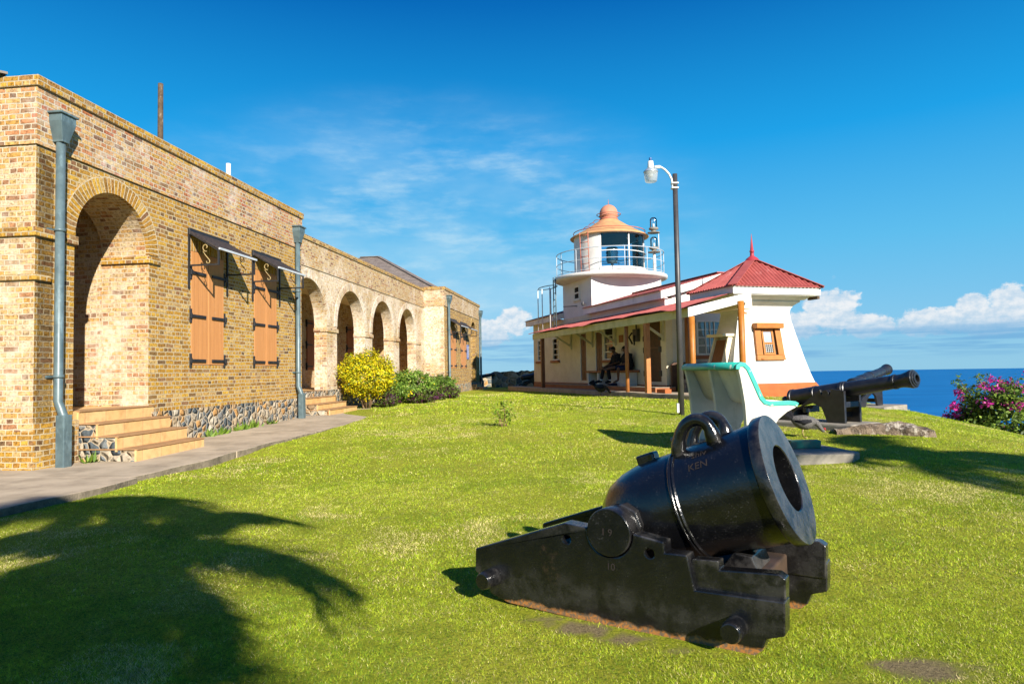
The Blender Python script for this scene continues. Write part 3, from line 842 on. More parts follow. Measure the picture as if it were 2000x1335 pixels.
# main walls
hl = [[(3.66, .87), (4.80, .87), (4.80, 2.92), (3.66, 2.92)], [(7.14, 1.68), (8.0, 1.68), (8.0, 2.93), (7.14, 2.93)],
      [(8.12, .87), (8.82, .87), (8.82, 2.85), (8.12, 2.85)], [(9.68, .87), (10.36, .87), (10.36, 2.87), (9.68, 2.87)],
      [(12.84, 1.78), (13.58, 1.78), (13.58, 2.83), (12.84, 2.83)], [(15.0, 1.78), (15.66, 1.78), (15.66, 2.83), (15.0, 2.83)]]
lp(MB().prism([(3.31, .76), (9.1, .76), (12.2, .76), (16.3, .76), (16.3, 3.60), (12.2, 3.6), (9.1, 3.6), (3.31, 3.60)], 0, .25, lambda a, b, c: (c, a, b), holes=hl), 'porch_wall', 'cream', weld='fix')
lp(MB().prism([(.252, .76), (4.2, .76), (4.2, 3.62), (2.0, 4.36), (.252, 3.70)], -3.56, -3.31, fxz, holes=[[(1.14, 1.73), (2.2, 1.73), (2.2, 2.9), (1.14, 2.9)]]), 'gable_wall', 'white', weld='fix')
lbox('side_wall', 'white', 3.95, 4.2, 3.57, 16.3, .4, 3.6); lbox('end_wall', 'cream', .25, 3.95, 16.05, 16.3, .4, 3.6)
lp(MB().box(.012, .24, 3.32, 9.08, 3.602, 3.64), 'wall_plate', 'cream')
lbox('dado', 'rustbrown', -.015, .24, 3.30, 16.31, .40, .757); lbox('front_dado', 'rustbrown', .25, 4.2, 3.292, 3.5, .4, .757)
lbox('dark_room', 'dark', .26, 3.9, 3.6, 16, .5, .52)
# gable roof of the front block
def slope(mb, pts, e0, e1):
    o_ = Vector(e0); ex = (Vector(e1)-o_).normalized()
    n = (Vector(pts[1])-Vector(pts[0])).cross(Vector(pts[2])-Vector(pts[0])).normalized(); ey = n.cross(ex)
    mb.face(pts, uv=[((Vector(p)-o_).dot(ex), (Vector(p)-o_).dot(ey)) for p in pts])
def shed_roof(y0, y1, name='main_roof'):
    r_ = grp(name)
    mb = MB()
    e0, e1, r0, r1, f0, f1 = (-.32, y0, 3.85), (-.32, y1, 3.85), (2.0, y0, 4.475), (2.0, y1, 4.475), (4.5, y0, 3.82), (4.5, y1, 3.82)
    slope(mb, [e0, r0, r1, e1], e0, e1); slope(mb, [r0, f0, f1, r1], r0, r1)
    dn = lambda p: (p[0], p[1], p[2]-.03)
    slope(mb, [dn(e1), dn(r1), dn(r0), dn(e0)], e0, e1); slope(mb, [dn(r1), dn(f1), dn(f0), dn(r0)], r0, r1)
    for a, b in ((e0, e1), (r0, e0), (f0, r0), (e1, r1), (r1, f1)): mb.face([a, b, dn(b), dn(a)])
    mb.build('roof_sheet', M['redroof'], r_)
    MB().box(-.27, -.22, y0+.03, y1-.03, 3.58, 3.835).build('eave_fascia', M['trimpink'], r_)
    for yb in (y0+.0, y1-.04):
        MB().prism([(-.27, 3.58), (2.0, 4.19), (4.45, 3.55), (4.45, 3.79), (2.0, 4.44), (-.27, 3.83)], -yb-.04, -yb, fxz).build('barge_board', M['trimwhite'], r_, weld='fix')
    MB().beam((2.0, y0-.02, 4.49), (2.0, y1, 4.49), .3, .03).build('ridge_cap', M['redplain'], r_)
    MB().box(-.219, .0, y0+.05, y1-.05, 3.59, 3.615).build('soffit', M['pinkish'], r_)
shed_roof(3.08, 9.35); shed_roof(12.22, 16.7)
# upper wall skim (render above the porch roof, pinkish shade tone in its colour)
lbox('upper_wall', 'pinkish', -.006, .2, 3.305, 9.1, 3.25, 3.60); 

# porch
lbox('porch_slab', 'concrete', -1.38, -.755, -.25, 16.4, .2, .56, .02); lbox('porch_slab', 'concrete', -.753, 3.3, 1.2, 3.29, .2, .555)
lbox('porch_slab', 'concrete', -.753, .0, -.25, 1.198, .2, .556)
lbox('porch_step', 'rustbrown', -.752, -.016, 2.75, 14.1, .3, .70, .01); lbox('porch_step', 'concrete_grey', -.757, -.016, 2.745, 14.105, .702, .715, .0)
pr = grp('porch_roof')
def porch_roof():
    n = 420; y0, y1 = -.12, 12.95
    mb = MB(); low = []; 
    for i in range(n+1):
        y = y0 + (y1-y0)*i/n
        dr = .035*math.sin(y*1.9+.6) + .03*math.sin(y*.83+2) + .02*math.sin(y*4.1)
        dr = dr if dr > 0 else dr*.3
        wv = .010*math.sin(2*PI*y/.085)
        low.append((y, dr, wv))
    X = [-1.42, -1.2, -.6, .0]
    def P(x, y, dr, wv):
        t = (x+1.42)/1.42
        return (x - (dr*.6 if t == 0 else 0), y, 3.0 + .37*t + wv - (dr if t == 0 else dr*.25*(1-t)))
    for i in range(n):
        for j in range(3):
            a, b = low[i], low[i+1]
            q = [P(X[j], *a), P(X[j+1], *a), P(X[j+1], *b), P(X[j], *b)]
            mb.face(q, uv=[(0, 0)]*4)
            mb.face([(p[0], p[1], p[2]-.012) for p in q[::-1]], uv=[(0, 0)]*4)
        a, b = low[i], low[i+1]; p, q = P(X[0], *a), P(X[0], *b)
        mb.face([p, q, (q[0], q[1], q[2]-.012), (p[0], p[1], p[2]-.012)], uv=[(0, 0)]*4)
    mb.build('roof_sheet', M['pinkroof_flat'], pr)
    k = MB(); slope(k, [(0, -.12, 3.38), (.78, -.12, 3.50), (.78, 3.2, 3.50), (0, 3.2, 3.38)], (0, -.12, 3.38), (0, 3, 3.38)); 
    k.build('roof_sheet', M['pinkroof'], pr)
    MB().box(-1.30, -1.26, -.08, 12.75, 2.71, 2.955).build('eave_fascia', M['fascia'], pr)
    MB().prism([(-1.30, 2.71), (.76, 3.19), (.76, 3.435), (-1.30, 2.965)], .085, .125, fxz).build('barge_board', M['trimwhite'], pr, weld='fix')
    MB().prism([(-1.28, 2.72), (0, 3.03), (0, 3.28), (-1.28, 2.95)], -12.76, -12.72, fxz).build('barge_board', M['fascia'], pr, weld='fix')
    s = MB(); s.face([(-1.26, -.05, 2.93), (-1.26, 12.7, 2.93), (0, 12.7, 3.26), (0, -.05, 3.26)]); s.build('ceiling', M['cream'], pr)
    for y in np.arange(.6, 12.5, 1.3): MB().beam((-1.26, y, 2.88), (0, y, 3.2), .05, .09).build('rafter', M['cream'], pr)
porch_roof()
def post(x, y, zb, zt, r, mat, square=False, cap=None):
    mb = MB()
    if square: mb.box(x-r, x+r, y-r, y+r, zb, zt)
    else: mb.tube([(x, y, zb), (x, y, (zb+zt)/2), (x, y, zt)], r, 16)
    lp(mb, 'porch_post', mat, bevel=.01 if square else 0)
post(-1.2, 11.75, .5, 2.72, .075, 'brownpaint', True); post(-1.2, 3.76, .5, 2.72, .062, 'postpaint'); post(-1.2, 2.40, .5, 2.72, .075, 'postpaint', True)
post(-1.2, -.12, .4, 2.72, .085, 'orangewood'); post(.66, 3.1, .5, 3.3, .07, 'postpaint'); post(.38, -.16, .4, 3.17, .09, 'orangewood')
def bracket(y):
    b = MB().beam((-.02, y, 2.33), (-.85, y, 2.86), .06, .07)
    b.box(-.06, -.003, y-.05, y+.05, 2.22, 3.2)
    lp(b, 'roof_bracket', 'bracketpaint')
for y in (11.3, 9.05, 6.95, 3.45): bracket(y)
def door(y0, y1, z0, z1, mat='door', frame='door', panels=True, x=.03):
    d = lp(MB().box(x, x+.05, y0+.045, y1-.045, z0, z1-.045), 'door', mat)
    f = MB(); 
    f.box(-.012, .1, y0, y0+.045, z0, z1); f.box(-.012, .1, y1-.045, y1, z0, z1); f.box(-.012, .1, y0+.045, y1-.045, z1-.045, z1)
    f.build('door_frame', M[frame], d)
    if panels:
        p = MB(); w = (y1-y0-.09); h = z1-z0
        for (a, b) in ((.1, .44), (.56, .9)):
            for (c_, e) in ((.06, .36), (.42, .66), (.72, .95)):
                p.box(x-.014, x-.001, y0+.045+w*a, y0+.045+w*b, z0+h*c_, z0+h*e)
        p.build('panel', M['sidewood'] if mat != 'door' else M['doorpanel'], d, bevel=.008)
    MB().tube([(x-.045, y0+.10, (z0+z1)/2), (x, y0+.10, (z0+z1)/2)], .025, 10).build('knob', M['brass'], d)
    return d
door(8.12, 8.82, .87, 2.85, frame='trimwhite'); door(9.68, 10.36, .87, 2.87, frame='trimwhite')
bd = door(3.66, 4.80, .87, 2.92, 'sidewood', 'door', False)
MB().box(.015, .035, 3.72, 4.74, 2.0, 2.03).build('rail', M['door'], bd)
for z in (1.15, 1.95, 2.35):
    MB().box(-.02, .03, 3.60, 3.80, z-.1, z+.1).build('hinge', M['iron'], bd, bevel=.03)
    MB().box(-.02, .03, 4.68, 4.86, z-.1, z+.1).build('hinge', M['iron'], bd, bevel=.03)
def sash(y0, y1, z0, z1, rows, cols=1, x=.02, sill=True, fm='trimwhite', pane='pane'):
    w = grp('window')
    f = MB(); t = .055
    f.box(x-.04, x+.06, y0, y0+t, z0, z1); f.box(x-.04, x+.06, y1-t, y1, z0, z1)
    f.box(x-.04, x+.06, y0+t, y1-t, z0, z0+t); f.box(x-.04, x+.06, y0+t, y1-t, z1-t, z1)
    for i in range(1, rows): zz = z0 + (z1-z0)*i/rows; f.box(x-.02, x+.04, y0+t, y1-t, zz-.02, zz+.02)
    for i in range(1, cols): yy = y0 + (y1-y0)*i/cols; f.box(x-.018, x+.038, yy-.016, yy+.016, z0+t, z1-t)
    f.build('frame', M[fm], w)
    MB().box(x+.01, x+.016, y0+t, y1-t, z0+t, z1-t).build('pane', M[pane], w)
    c = MB().box(x+.12, x+.13, y0, y1, z0, z1); c.build('curtain', M['curtain'], w)
    if sill: MB().box(-.11, -.002, y0-.12, y1+.12, z0-.11, z0-.005).build('sill', M['rustbrown'], w, bevel=.008)
    return w
sash(7.14, 8.0, 1.68, 2.93, 4); sash(12.84, 13.58, 1.78, 2.83, 4); sash(15.0, 15.66, 1.78, 2.83, 4)
lbox('plaque', 'rustbrown', -.03, -.001, 6.33, 6.66, 2.31, 2.58, .006)
# electric meter with conduit and tangle
e = grp('meter_box'); MB().box(-.14, -.001, 5.05, 5.36, 2.28, 2.72).build('box_body', M['lamppole'], e, bevel=.01)
mt = MB().tube([(-.07, 5.2, 2.72), (-.07, 5.2, 3.05), (-.05, 5.35, 3.05)], .025, 8)
mt.tube([(-.12, 5.42, 2.60), (-.2, 5.52, 2.45), (-.1, 5.45, 2.2)], .035, 8); mt.tube([(-.16, 5.2, 2.5), (-.16, 5.2, 2.15)], .03, 8)
mt.build('conduit', M['iron'], e)
# window in the gable wall, seen past the posts
w = grp('window'); f = MB()
for a, b in ((1.14, 1.2), (2.14, 2.2)): f.box(a, b, 3.27, 3.36, 1.73, 2.9)
f.box(1.2, 2.14, 3.27, 3.36, 1.73, 1.79); f.box(1.2, 2.14, 3.27, 3.36, 2.84, 2.9)
for x in (1.5, 1.67, 1.84): f.box(x-.014, x+.014, 3.285, 3.345, 1.79, 2.84)
for z in (2.05, 2.32, 2.58): f.box(1.2, 2.14, 3.287, 3.343, z-.012, z+.012)
f.build('frame', M['trimwhite'], w); MB().box(1.2, 2.14, 3.315, 3.322, 1.79, 2.84).build('pane', M['glass'], w)
MB().box(1.05, 2.3, 3.20, 3.305, 1.60, 1.72).build('sill', M['rustbrown'], w)
MB().box(1.1, 2.25, 3.62, 3.64, 1.7, 2.95).build('curtain', M['curtain'], w)

# tower
TX, TY = 1.62, 10.65
lp(MB().box(0.008, 3.24, 9.1, 12.2, 3.0, 5.16), 'tower_wall', 'tower')
lp(MB().lathe([(.01, 5.13), (2.30, 5.13), (2.46, 5.19), (2.46, 5.31), (2.40, 5.335), (.01, 5.34)], TX, TY, 72), 'gallery_slab', 'white')
w = grp('window'); f = MB()
f.box(-.03, .03, 10.28, 10.34, 4.32, 4.92); f.box(-.03, .03, 10.80, 10.86, 4.32, 4.92)
for z in (4.32, 4.59, 4.86): f.box(-.03, .03, 10.34, 10.8, z, z+.06)
f.build('frame', M['trimwhite'], w); MB().box(-.004, .004, 10.34, 10.8, 4.38, 4.86).build('pane', M['dark'], w)
MB().box(-.05, .0, 10.22, 10.92, 4.24, 4.315).build('sill', M['cream'], w)
# lantern: solid wall on the seaward-left side, glass round the rest
LR = 1.55
def pol(r, a, z): return (TX + r*math.cos(a), TY + r*math.sin(a), z)
cam_dir = math.atan2(*( (lambda d: (d.y, d.x))(Matrix.Rotation(-LT, 3, 'Z') @ (Vector((0, 0, 0)) - Vector(LW(TX, TY, 0))))))
# angles measured from the direction to the photograph's viewpoint, positive to the right of the picture
def az(deg): return cam_dir + R(deg)
ln = grp('lantern')
mb = MB(); a0, a1 = az(-112), az(-15); seg = 40
ring = lambda r, z: [pol(r, a0+(a1-a0)*k/seg, z) for k in range(seg+1)]
mb.rings([ring(LR, 5.33), ring(LR, 7.10)], caps=False, closed=False); mb.rings([ring(LR-.1, 7.10), ring(LR-.1, 5.33)], caps=False, closed=False)
for a in (a0, a1): mb.face([pol(LR-.1, a, 5.33), pol(LR, a, 5.33), pol(LR, a, 7.1), pol(LR-.1, a, 7.1)])
mb.build('lantern_wall', M['white'], ln, weld='fix')
mb = MB(); b0, b1 = az(-15), az(248)
ring2 = lambda r, z: [pol(r, b0+(b1-b0)*k/48, z) for k in range(49)]
mb.rings([ring2(LR+.04, 5.33), ring2(LR+.04, 5.62), ring2(LR-.1, 5.62), ring2(LR-.1, 5.33)], caps=False, closed=False); mb.build('lantern_curb', M['white'], ln, weld='fix')
mb = MB(); mb.rings([ring2(LR-.03, 5.62), ring2(LR-.03, 7.08)], caps=False, closed=False); mb.build('lantern_glass', M['glass'], ln)
mb = MB()
for dg in (-14, 32, 72, 110, 150, 200, 246):
    p, q = pol(LR-.02, az(dg), 5.6), pol(LR-.02, az(dg), 7.1); mb.tube([p, q], .03, 8)
mb.rings([ring2(LR+.015, 6.28), ring2(LR+.015, 6.31), ring2(LR-.05, 6.31), ring2(LR-.05, 6.28)], caps=False, closed=False)
mb.rings([ring2(LR+.02, 7.03), ring2(LR+.02, 7.1), ring2(LR-.06, 7.1), ring2(LR-.06, 7.03)], caps=False, closed=False)
mb.build('glazing_bar', M['white_metal'], ln, weld='fix')
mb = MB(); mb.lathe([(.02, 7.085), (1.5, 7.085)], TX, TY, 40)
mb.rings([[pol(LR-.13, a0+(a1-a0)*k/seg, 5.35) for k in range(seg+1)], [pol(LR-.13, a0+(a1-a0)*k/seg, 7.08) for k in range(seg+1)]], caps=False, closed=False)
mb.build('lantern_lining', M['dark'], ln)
cr = lp(MB().lathe([(.02, 7.09), (1.58, 7.09), (1.70, 7.04), (1.72, 7.07), (1.62, 7.14), (1.2, 7.36), (.8, 7.60), (.5, 7.80), (.40, 7.87), (.36, 7.9)], TX, TY, 48), 'lantern_roof', 'rustroof')
dm = lp(MB().lathe([(.37, 7.86), (.40, 7.9), (.37, 7.94), (.36, 8.0), (.43, 8.03), (.43, 8.07), (.37, 8.09)] + [(.40*math.cos(t), 8.14+.42*math.sin(t)) for t in np.linspace(0, PI/2-.03, 10)], TX, TY, 32), 'vent_dome', 'rustpink')
MB().lathe([(.375, 7.84), (.405, 7.88), (.405, 7.92), (.37, 7.96)], TX, TY, 32).build('collar', M['rustred'], dm)
MB().tube([(TX, TY, 8.5), (TX, TY, 8.80)], [.02, .008], 8).build('lightning_rod', M['rustred'], dm)
def ringtube(r, z, t, name, mat, parent=None, cx=TX, cy=TY, n=64, d0=0, d1=360):
    full = d1-d0 == 360
    pts = [(cx+r*math.cos(az(d0+(d1-d0)*k/n)), cy+r*math.sin(az(d0+(d1-d0)*k/n)), z) for k in range(n+1)]
    return MB().tube(pts, t, 7, caps=not full).build(name, M[mat], parent or LH)
ringtube(1.56, 7.30, .018, 'roof_ring', 'rustred', cr); ringtube(.52, 8.12, .016, 'roof_ring', 'rustred', dm)
rl = grp('gallery_railing')
for z, t in ((6.32, .018), (5.86, .014), (5.42, .011)): ringtube(2.33, z, t, 'rail', 'railgrey', rl)
for k in range(14):
    a = az(-62 + k*360/14); MB().tube([pol(2.33, a, 5.3), pol(2.33, a, 6.33)], .016, 8).build('stanchion', M['railgrey'], rl)
ld = grp('lantern_ladder')
def ladder(p0, p1, q0, q1, n, t, mat, parent, name='rung'):
    MB().tube([p0, p1], t, 6).build('stile', M[mat], parent); MB().tube([q0, q1], t, 6).build('stile', M[mat], parent)
    P0, P1, Q0, Q1 = map(Vector, (p0, p1, q0, q1))
    for i in range(n):
        f = (i+.5)/n; MB().tube([P0.lerp(P1, f), Q0.lerp(Q1, f)], t*.8, 6).build(name, M[mat], parent)
ladder(pol(1.66, az(-46), 5.34), pol(1.72, az(-46), 7.15), pol(1.66, az(-31), 5.34), pol(1.72, az(-31), 7.15), 6, .02, 'rustred', ld)
for rr, zz in ((1.5, 7.27), (1.15, 7.47), (.85, 7.65)):
    c0 = Vector(pol(rr, az(-38), zz)); pts = []
    for k in range(15):
        t = PI*k/14; tang = Vector((-math.sin(az(-38)), math.cos(az(-38)), 0))
        pts.append(c0 + tang*(.2*math.cos(t)) + Vector((0, 0, .12*math.sin(t))))
    MB().tube(pts, .014, 6).build('grab_hoop', M['rustred'], ld)
# lamp inside the lantern
op = grp('optic'); ox, oy = TX-.05, TY-.35
MB().lathe([(.02, 5.62), (.16, 5.62), (.16, 5.74), (.06, 5.78), (.06, 5.9), (.22, 5.94), (.24, 6.0)], ox, oy, 20).build('pedestal', M['greyblock'], op)
MB().lathe([(.24, 6.0), (.27, 6.06), (.25, 6.12), (.28, 6.2), (.25, 6.28), (.28, 6.36), (.25, 6.44), (.27, 6.54), (.22, 6.6), (.02, 6.6)], ox, oy, 20).build('lens', M['opticglass'], op)
# stacked emergency beacons on the gallery
bc = grp('beacon_mast'); bx_, by_ = pol(2.05, az(66), 0)[:2]
MB().tube([(bx_, by_, 5.33), (bx_, by_, 6.25)], .06, 10).build('mast', M['white_metal'], bc)
for zb in (6.22, 7.05):
    MB().lathe([(.02, zb), (.26, zb), (.26, zb+.03), (.10, zb+.06), (.10, zb+.12), (.20, zb+.15), (.20, zb+.22), (.02, zb+.22)], bx_, by_, 20).build('beacon_base', M['greyblock'], bc)
    MB().lathe([(.15, zb+.22), (.15, zb+.55), (.13, zb+.62), (.08, zb+.66), (.01, zb+.67)], bx_, by_, 18).build('beacon_lens', M['beaconglass'], bc)
    MB().tube([(bx_, by_, zb+.22), (bx_, by_, zb+.40)], .05, 8).build('bulb', M['white_metal'], bc)
MB().tube([(bx_+.26, by_+.05, 6.24), (bx_+.26, by_+.05, 7.06)], .018, 6).build('stay', M['white_metal'], bc)
# ladder cage at the back of the tower, standing on the porch roof
cg = grp('roof_ladder'); cy_ = 11.6
for (x, y) in ((-.95, 12.9), (-.85, 12.62), (-.55, 12.3), (-.75, 11.9)): MB().tube([(x, y, 3.1), (x, y, 5.02)], .022, 6).build('cage_bar', M['white_metal'], cg)
MB().tube([(-.75+.32*math.cos(t), 12.15+.85*math.sin(t), 5.03) for t in np.linspace(0, 2*PI, 25)], .02, 6).build('cage_hoop', M['zinc'], cg)
ladder((-.85, 11.18, 3.1), (-.85, 11.18, 5.35), (-.85, 10.92, 3.1), (-.85, 10.92, 5.35), 8, .024, 'zinc', cg)
wb = grp('wall_bracket'); MB().tube([(-.5, 10.95, 4.06), (.0, 10.6, 4.06)], .02, 6).build('arm', M['lamppole'], wb); MB().lathe([(.05, 3.98), (.07, 4.06), (.05, 4.14)], -.12, 9.7, 10).build('insulator', M['lamppole'], wb)

# kiosk: flared square turret with a red pyramid roof
KX, KY = 1.68, .95
def sq(hx, hy, z, r=.05): return [(KX-hx, KY-hy, z), (KX+hx, KY-hy, z), (KX+hx, KY+hy, z), (KX-hx, KY+hy, z)]
def kiosk():
    prof = [(1.455, .785, .82), (1.44, .77, .85), (1.36, .71, 1.1), (1.25, .63, 1.5), (1.15, .56, 1.9), (1.04, .50, 2.3), (.95, .45, 2.65), (.91, .43, 2.9), (.93, .45, 3.02), (.99, .51, 3.12), (1.09, .61, 3.2), (1.13, .64, 3.215), (1.13, .64, 3.27), (1.22, .73, 3.275), (1.28, .80, 3.32), (1.34, .86, 3.36)]
    mb = MB(); rg = [sq(*p) for p in prof]
    mb.rings(rg, caps=True, smooth=False)
    lp(mb, 'turret_wall', 'white')
    mb = MB(); mb.rings([sq(1.80, 1.08, .3), sq(1.78, 1.06, .44), sq(1.64, .94, .58), sq(1.53, .845, .72), sq(1.468, .797, .826)], caps=True, smooth=False)
    lp(mb, 'turret_dado', 'orangedado')
    tr = grp('turret_roof')
    mb = MB(); mb.box(KX-1.47, KX+1.47, KY-1.03, KY+1.12, 3.365, 3.385); mb.build('soffit', M['trimwhite'], tr)
    for (x0, x1, y0, y1) in ((-1.51, 1.51, -1.07, -1.035), (-1.51, 1.51, 1.12, 1.15), (-1.51, -1.475, -1.034, 1.12), (1.475, 1.51, -1.034, 1.12)):
        MB().box(KX+x0, KX+x1, KY+y0, KY+y1, 3.39, 3.60).build('fascia', M['trimwhite'], tr)
    ex, ey0, ey1, ze, za = 1.58, -1.14, 1.22, 3.615, 4.60
    A = [(KX-ex, KY+ey0, ze), (KX+ex, KY+ey0, ze), (KX+ex, KY+ey1, ze), (KX-ex, KY+ey1, ze)]; P = (KX, KY+.04, za)
    mb = MB()
    for i in range(4):
        # corrugated slopes: real ribs running up the slope
        a, b = Vector(A[i]), Vector(A[(i+1) % 4]); L = (b-a).length; n = int(L/.033); ap = Vector(P)
        ex_ = (b-a).normalized(); up = ((ap-a) - ex_*(ap-a).dot(ex_)); H = up.length; upn = up.normalized(); nn = ex_.cross(upn)
        tA = (ap-a).dot(ex_)
        for k in range(n):
            pts = []
            for kk in (k, k+1):
                s = L*kk/n; lift = (.020 if kk % 4 in (0, 1) else -.020)
                hgt = H*(s/tA if s < tA else (L-s)/(L-tA)); hgt = max(0, min(H, hgt))
                pts.append((a + ex_*s + nn*lift, a + ex_*s + upn*hgt + nn*lift))
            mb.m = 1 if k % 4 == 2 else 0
            mb.face([pts[0][0], pts[1][0], pts[1][1], pts[0][1]])
        mb.m = 0; mb.face([a, b, b-Vector((0, 0, .02)), a-Vector((0, 0, .02))])
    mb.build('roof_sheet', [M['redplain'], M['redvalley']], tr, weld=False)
    h = MB()
    for a in A:
        d = (Vector(P)-Vector(a)); h.beam(Vector(a)+Vector((0, 0, .012)), Vector(P)+Vector((0, 0, .012)), .26, .022)
    h.build('hip_flashing', M['redplain'], tr)
    MB().lathe([(.22, 4.52), (.17, 4.60), (.06, 4.68), (.055, 4.80), (.075, 4.81), (.075, 4.83), (.05, 4.85), (.004, 5.36)], KX, KY+.04, 10).build('spire', M['redspire'], tr)
    MB().box(KX+1.44, KX+1.53, KY-1.0, KY-.6, 3.28, 3.37).build('gutter_end', M['polebrown'], tr)

kiosk()
lbox('sun_block_box', 'cream', .46, .95, .1, 1.8, 2.98, 3.34)  # filler box added under the porch roof to keep sun off the wall
# tilted turret window: heavy orange frame leaning with the wall, hood on top
kw = grp('turret_window')
def KF(x, z, off=0):   # point on the leaning front wall
    hy = np.interp(z, [.66, .85, 1.1, 1.5, 1.9, 2.3, 2.65, 2.9], [.84, .77, .71, .63, .56, .50, .45, .43])
    return (KX + x, KY - hy - off, z)
def slab(pts, off0, off1):
    mb = MB(); a = [KF(x, z, off0) for x, z in pts]; b = [KF(x, z, off1) for x, z in pts]
    mb.face(b); mb.face(a[::-1])
    for i in range(len(pts)):
        j = (i+1) % len(pts); mb.face([a[i], a[j], b[j], b[i]])
    return mb
z0, z1 = 1.50, 2.60
for (pts, o1) in (([(-.50, z0), (.50, z0), (.48, z0+.15), (-.48, z0+.15)], .09), ([(-.48, z0+.152), (-.27, z0+.152), (-.25, z1-.19), (-.45, z1-.19)], .085), ([(.27, z0+.152), (.48, z0+.152), (.45, z1-.19), (.25, z1-.19)], .085), ([(-.44, z1-.188), (.44, z1-.188), (.42, z1), (-.42, z1)], .10)):
    slab(pts, .0, o1).build('surround', M['orangewood'], kw, weld='fix', bevel=.008)
MB().box(KX-.47, KX+.47, KY-.71, KY-.45, z1-.17, z1-.02).build('hood', M['orangewood'], kw, bevel=.012)
slab([(-.268, z0+.152), (.268, z0+.152), (.25, z1-.19), (-.25, z1-.19)], .0, .012).build('recess', M['dark'], kw, weld='fix')
f = MB()
for a, b in ((-.20, -.14), (.14, .20)): 
    k = slab([(a, z0+.16), (b, z0+.16), (b, z1-.2), (a, z1-.2)], .013, .045); f.v_off = len(f.v); [f.face([k.v[i] for i in fc]) for fc in k.f]
for zz in (z0+.16, z0+.47, z1-.26):
    k = slab([(-.139, zz), (.139, zz), (.139, zz+.06), (-.139, zz+.06)], .013, .043); [f.face([k.v[i] for i in fc]) for fc in k.f]
f.build('sash', M['orangewood'], kw, weld='fix')
slab([(-.14, z0+.53), (.14, z0+.53), (.14, z1-.26), (-.14, z1-.26)], .014, .02).build('pane', M['paneblue'], kw, weld='fix')
gr = MB()
for i in range(4): x = -.10+.067*i; gr.beam(KF(x, z0+.22, .03), KF(x, z0+.47, .03), .008, .008)
for i in range(4): zz = z0+.26+.06*i; gr.beam(KF(-.14, zz, .031), KF(.14, zz, .031), .008, .008)
gr.build('grille', M['white_metal'], kw)
MB().box(KX-.36, KX-.27, KY-.74, KY-.60, z0+.02, z0+.05).build('stay', M['orangewood'], kw)
MB().beam((.40, -.16, 2.86), (.9, .3, 2.86), .03, .05).build('beam_end', M['orangewood'], LH)
# louvred side door and its little hood, on the porch side of the turret
def KS(y, z, off=0):
    hx = np.interp(z, [.42, .66, .85, 1.1, 1.5, 1.9, 2.3, 2.65], [1.6, 1.54, 1.44, 1.36, 1.25, 1.15, 1.04, .95])
    return (KX - hx - off, KY + y, z)
def sslab(pts, o0, o1):
    mb = MB(); a = [KS(y, z, o0) for y, z in pts]; b = [KS(y, z, o1) for y, z in pts]
    mb.face(b); mb.face(a[::-1])
    for i in range(len(pts)):
        j = (i+1) % len(pts); mb.face([a[i], a[j], b[j], b[i]])
    return mb
sd = grp('turret_door')
sslab([(-.36, .70), (.30, .70), (.26, 2.12), (-.30, 2.12)], .01, .10).build('louvred_leaf', M['louvre'], sd, weld='fix')
lv = MB()
for i in range(22):
    zz = .76 + .06*i; k = sslab([(-.33+.002*i, zz), (.27-.002*i, zz), (.27-.002*i, zz+.035), (-.33+.002*i, zz+.035)], .10, .118); [lv.face([k.v[q] for q in fc]) for fc in k.f]
lv.build('louvre_slats', M['louvre'], sd, weld='fix')
for p in ([(-.44, .68), (-.362, .68), (-.302, 2.2), (-.37, 2.2)], [(.302, .68), (.38, .68), (.33, 2.2), (.262, 2.2)]): sslab(p, .0, .16).build('door_jamb', M['cream'], sd, weld='fix')
MB().box(KX-1.45, KX-.9, KY-.42, KY+.40, 2.21, 2.29).build('door_hood', M['cream'], sd, bevel=.01)
# ---------------------------------------------------------------- mortar
MO = Vector((1.043, 3.154, 0)); MA = R(-34)
MT = thing('iron_mortar', 'squat black iron mortar on a stepped iron bed in the foreground grass', 'mortar', tuple(MO), MA)
WID = .846
fxy = lambda a, b, c: (a, c, b)
def cheek(flip):
    Y = (lambda c: WID - c) if flip else (lambda c: c)
    f = lambda a, b, c: (a, Y(c), b)
    notch = [(-.68+.128*math.cos(-t), .47+.128*math.sin(-t)) for t in np.linspace(.03, PI-.03, 16)]
    P = [(-1.43, .035), (-1.31, .004), (-.30, -.02), (-.02, -.02), (.03, .0), (.065, .03), (.085, .085), (.165, .112), (.17, .262), (-.238, .25), (-.272, .408), (-.385, .405), (-.387, .455), (-.55, .478)] + notch + [(-.812, .478), (-.95, .487), (-1.54, .278), (-1.545, .15), (-1.50, .12)]
    if flip: P = [(x+.05 if x > -.1 else x, z) for x, z in P]
    holes = [[(hx+.024*math.cos(t), hz+.024*math.sin(t)) for t in np.linspace(0, 2*PI, 12, endpoint=False)] for hx, hz in ((-.93, .405), (-.462, .392))]
    mb = MB().prism(P, 0, .10, f, holes=holes)
    o = mb.build('bed_cheek', M['castiron'], MT, weld='fix', bevel=.007)
    U = [(-.30, .18), (.163, .18), (.168, .352), (.135, .372), (-.128, .352), (-.13, .392), (-.262, .384), (-.28, .30)]
    if flip: U = [(x+.05 if x > .1 else x, z) for x, z in U]
    MB().prism(U, .034, .112, f).build('stepped_block', M['castiron'], o, weld='fix', bevel=.007)
    for px_, pz_ in ((-1.415, .135), (-.045, .118)):
        pts = [(px_, Y(c), pz_) for c in (.06, -.085, -.11)]
        MB().tube(pts, [.052, .05, .044], 18).build('carrying_peg', M['castiron'], o, bevel=.004)
cheek(False); cheek(True)
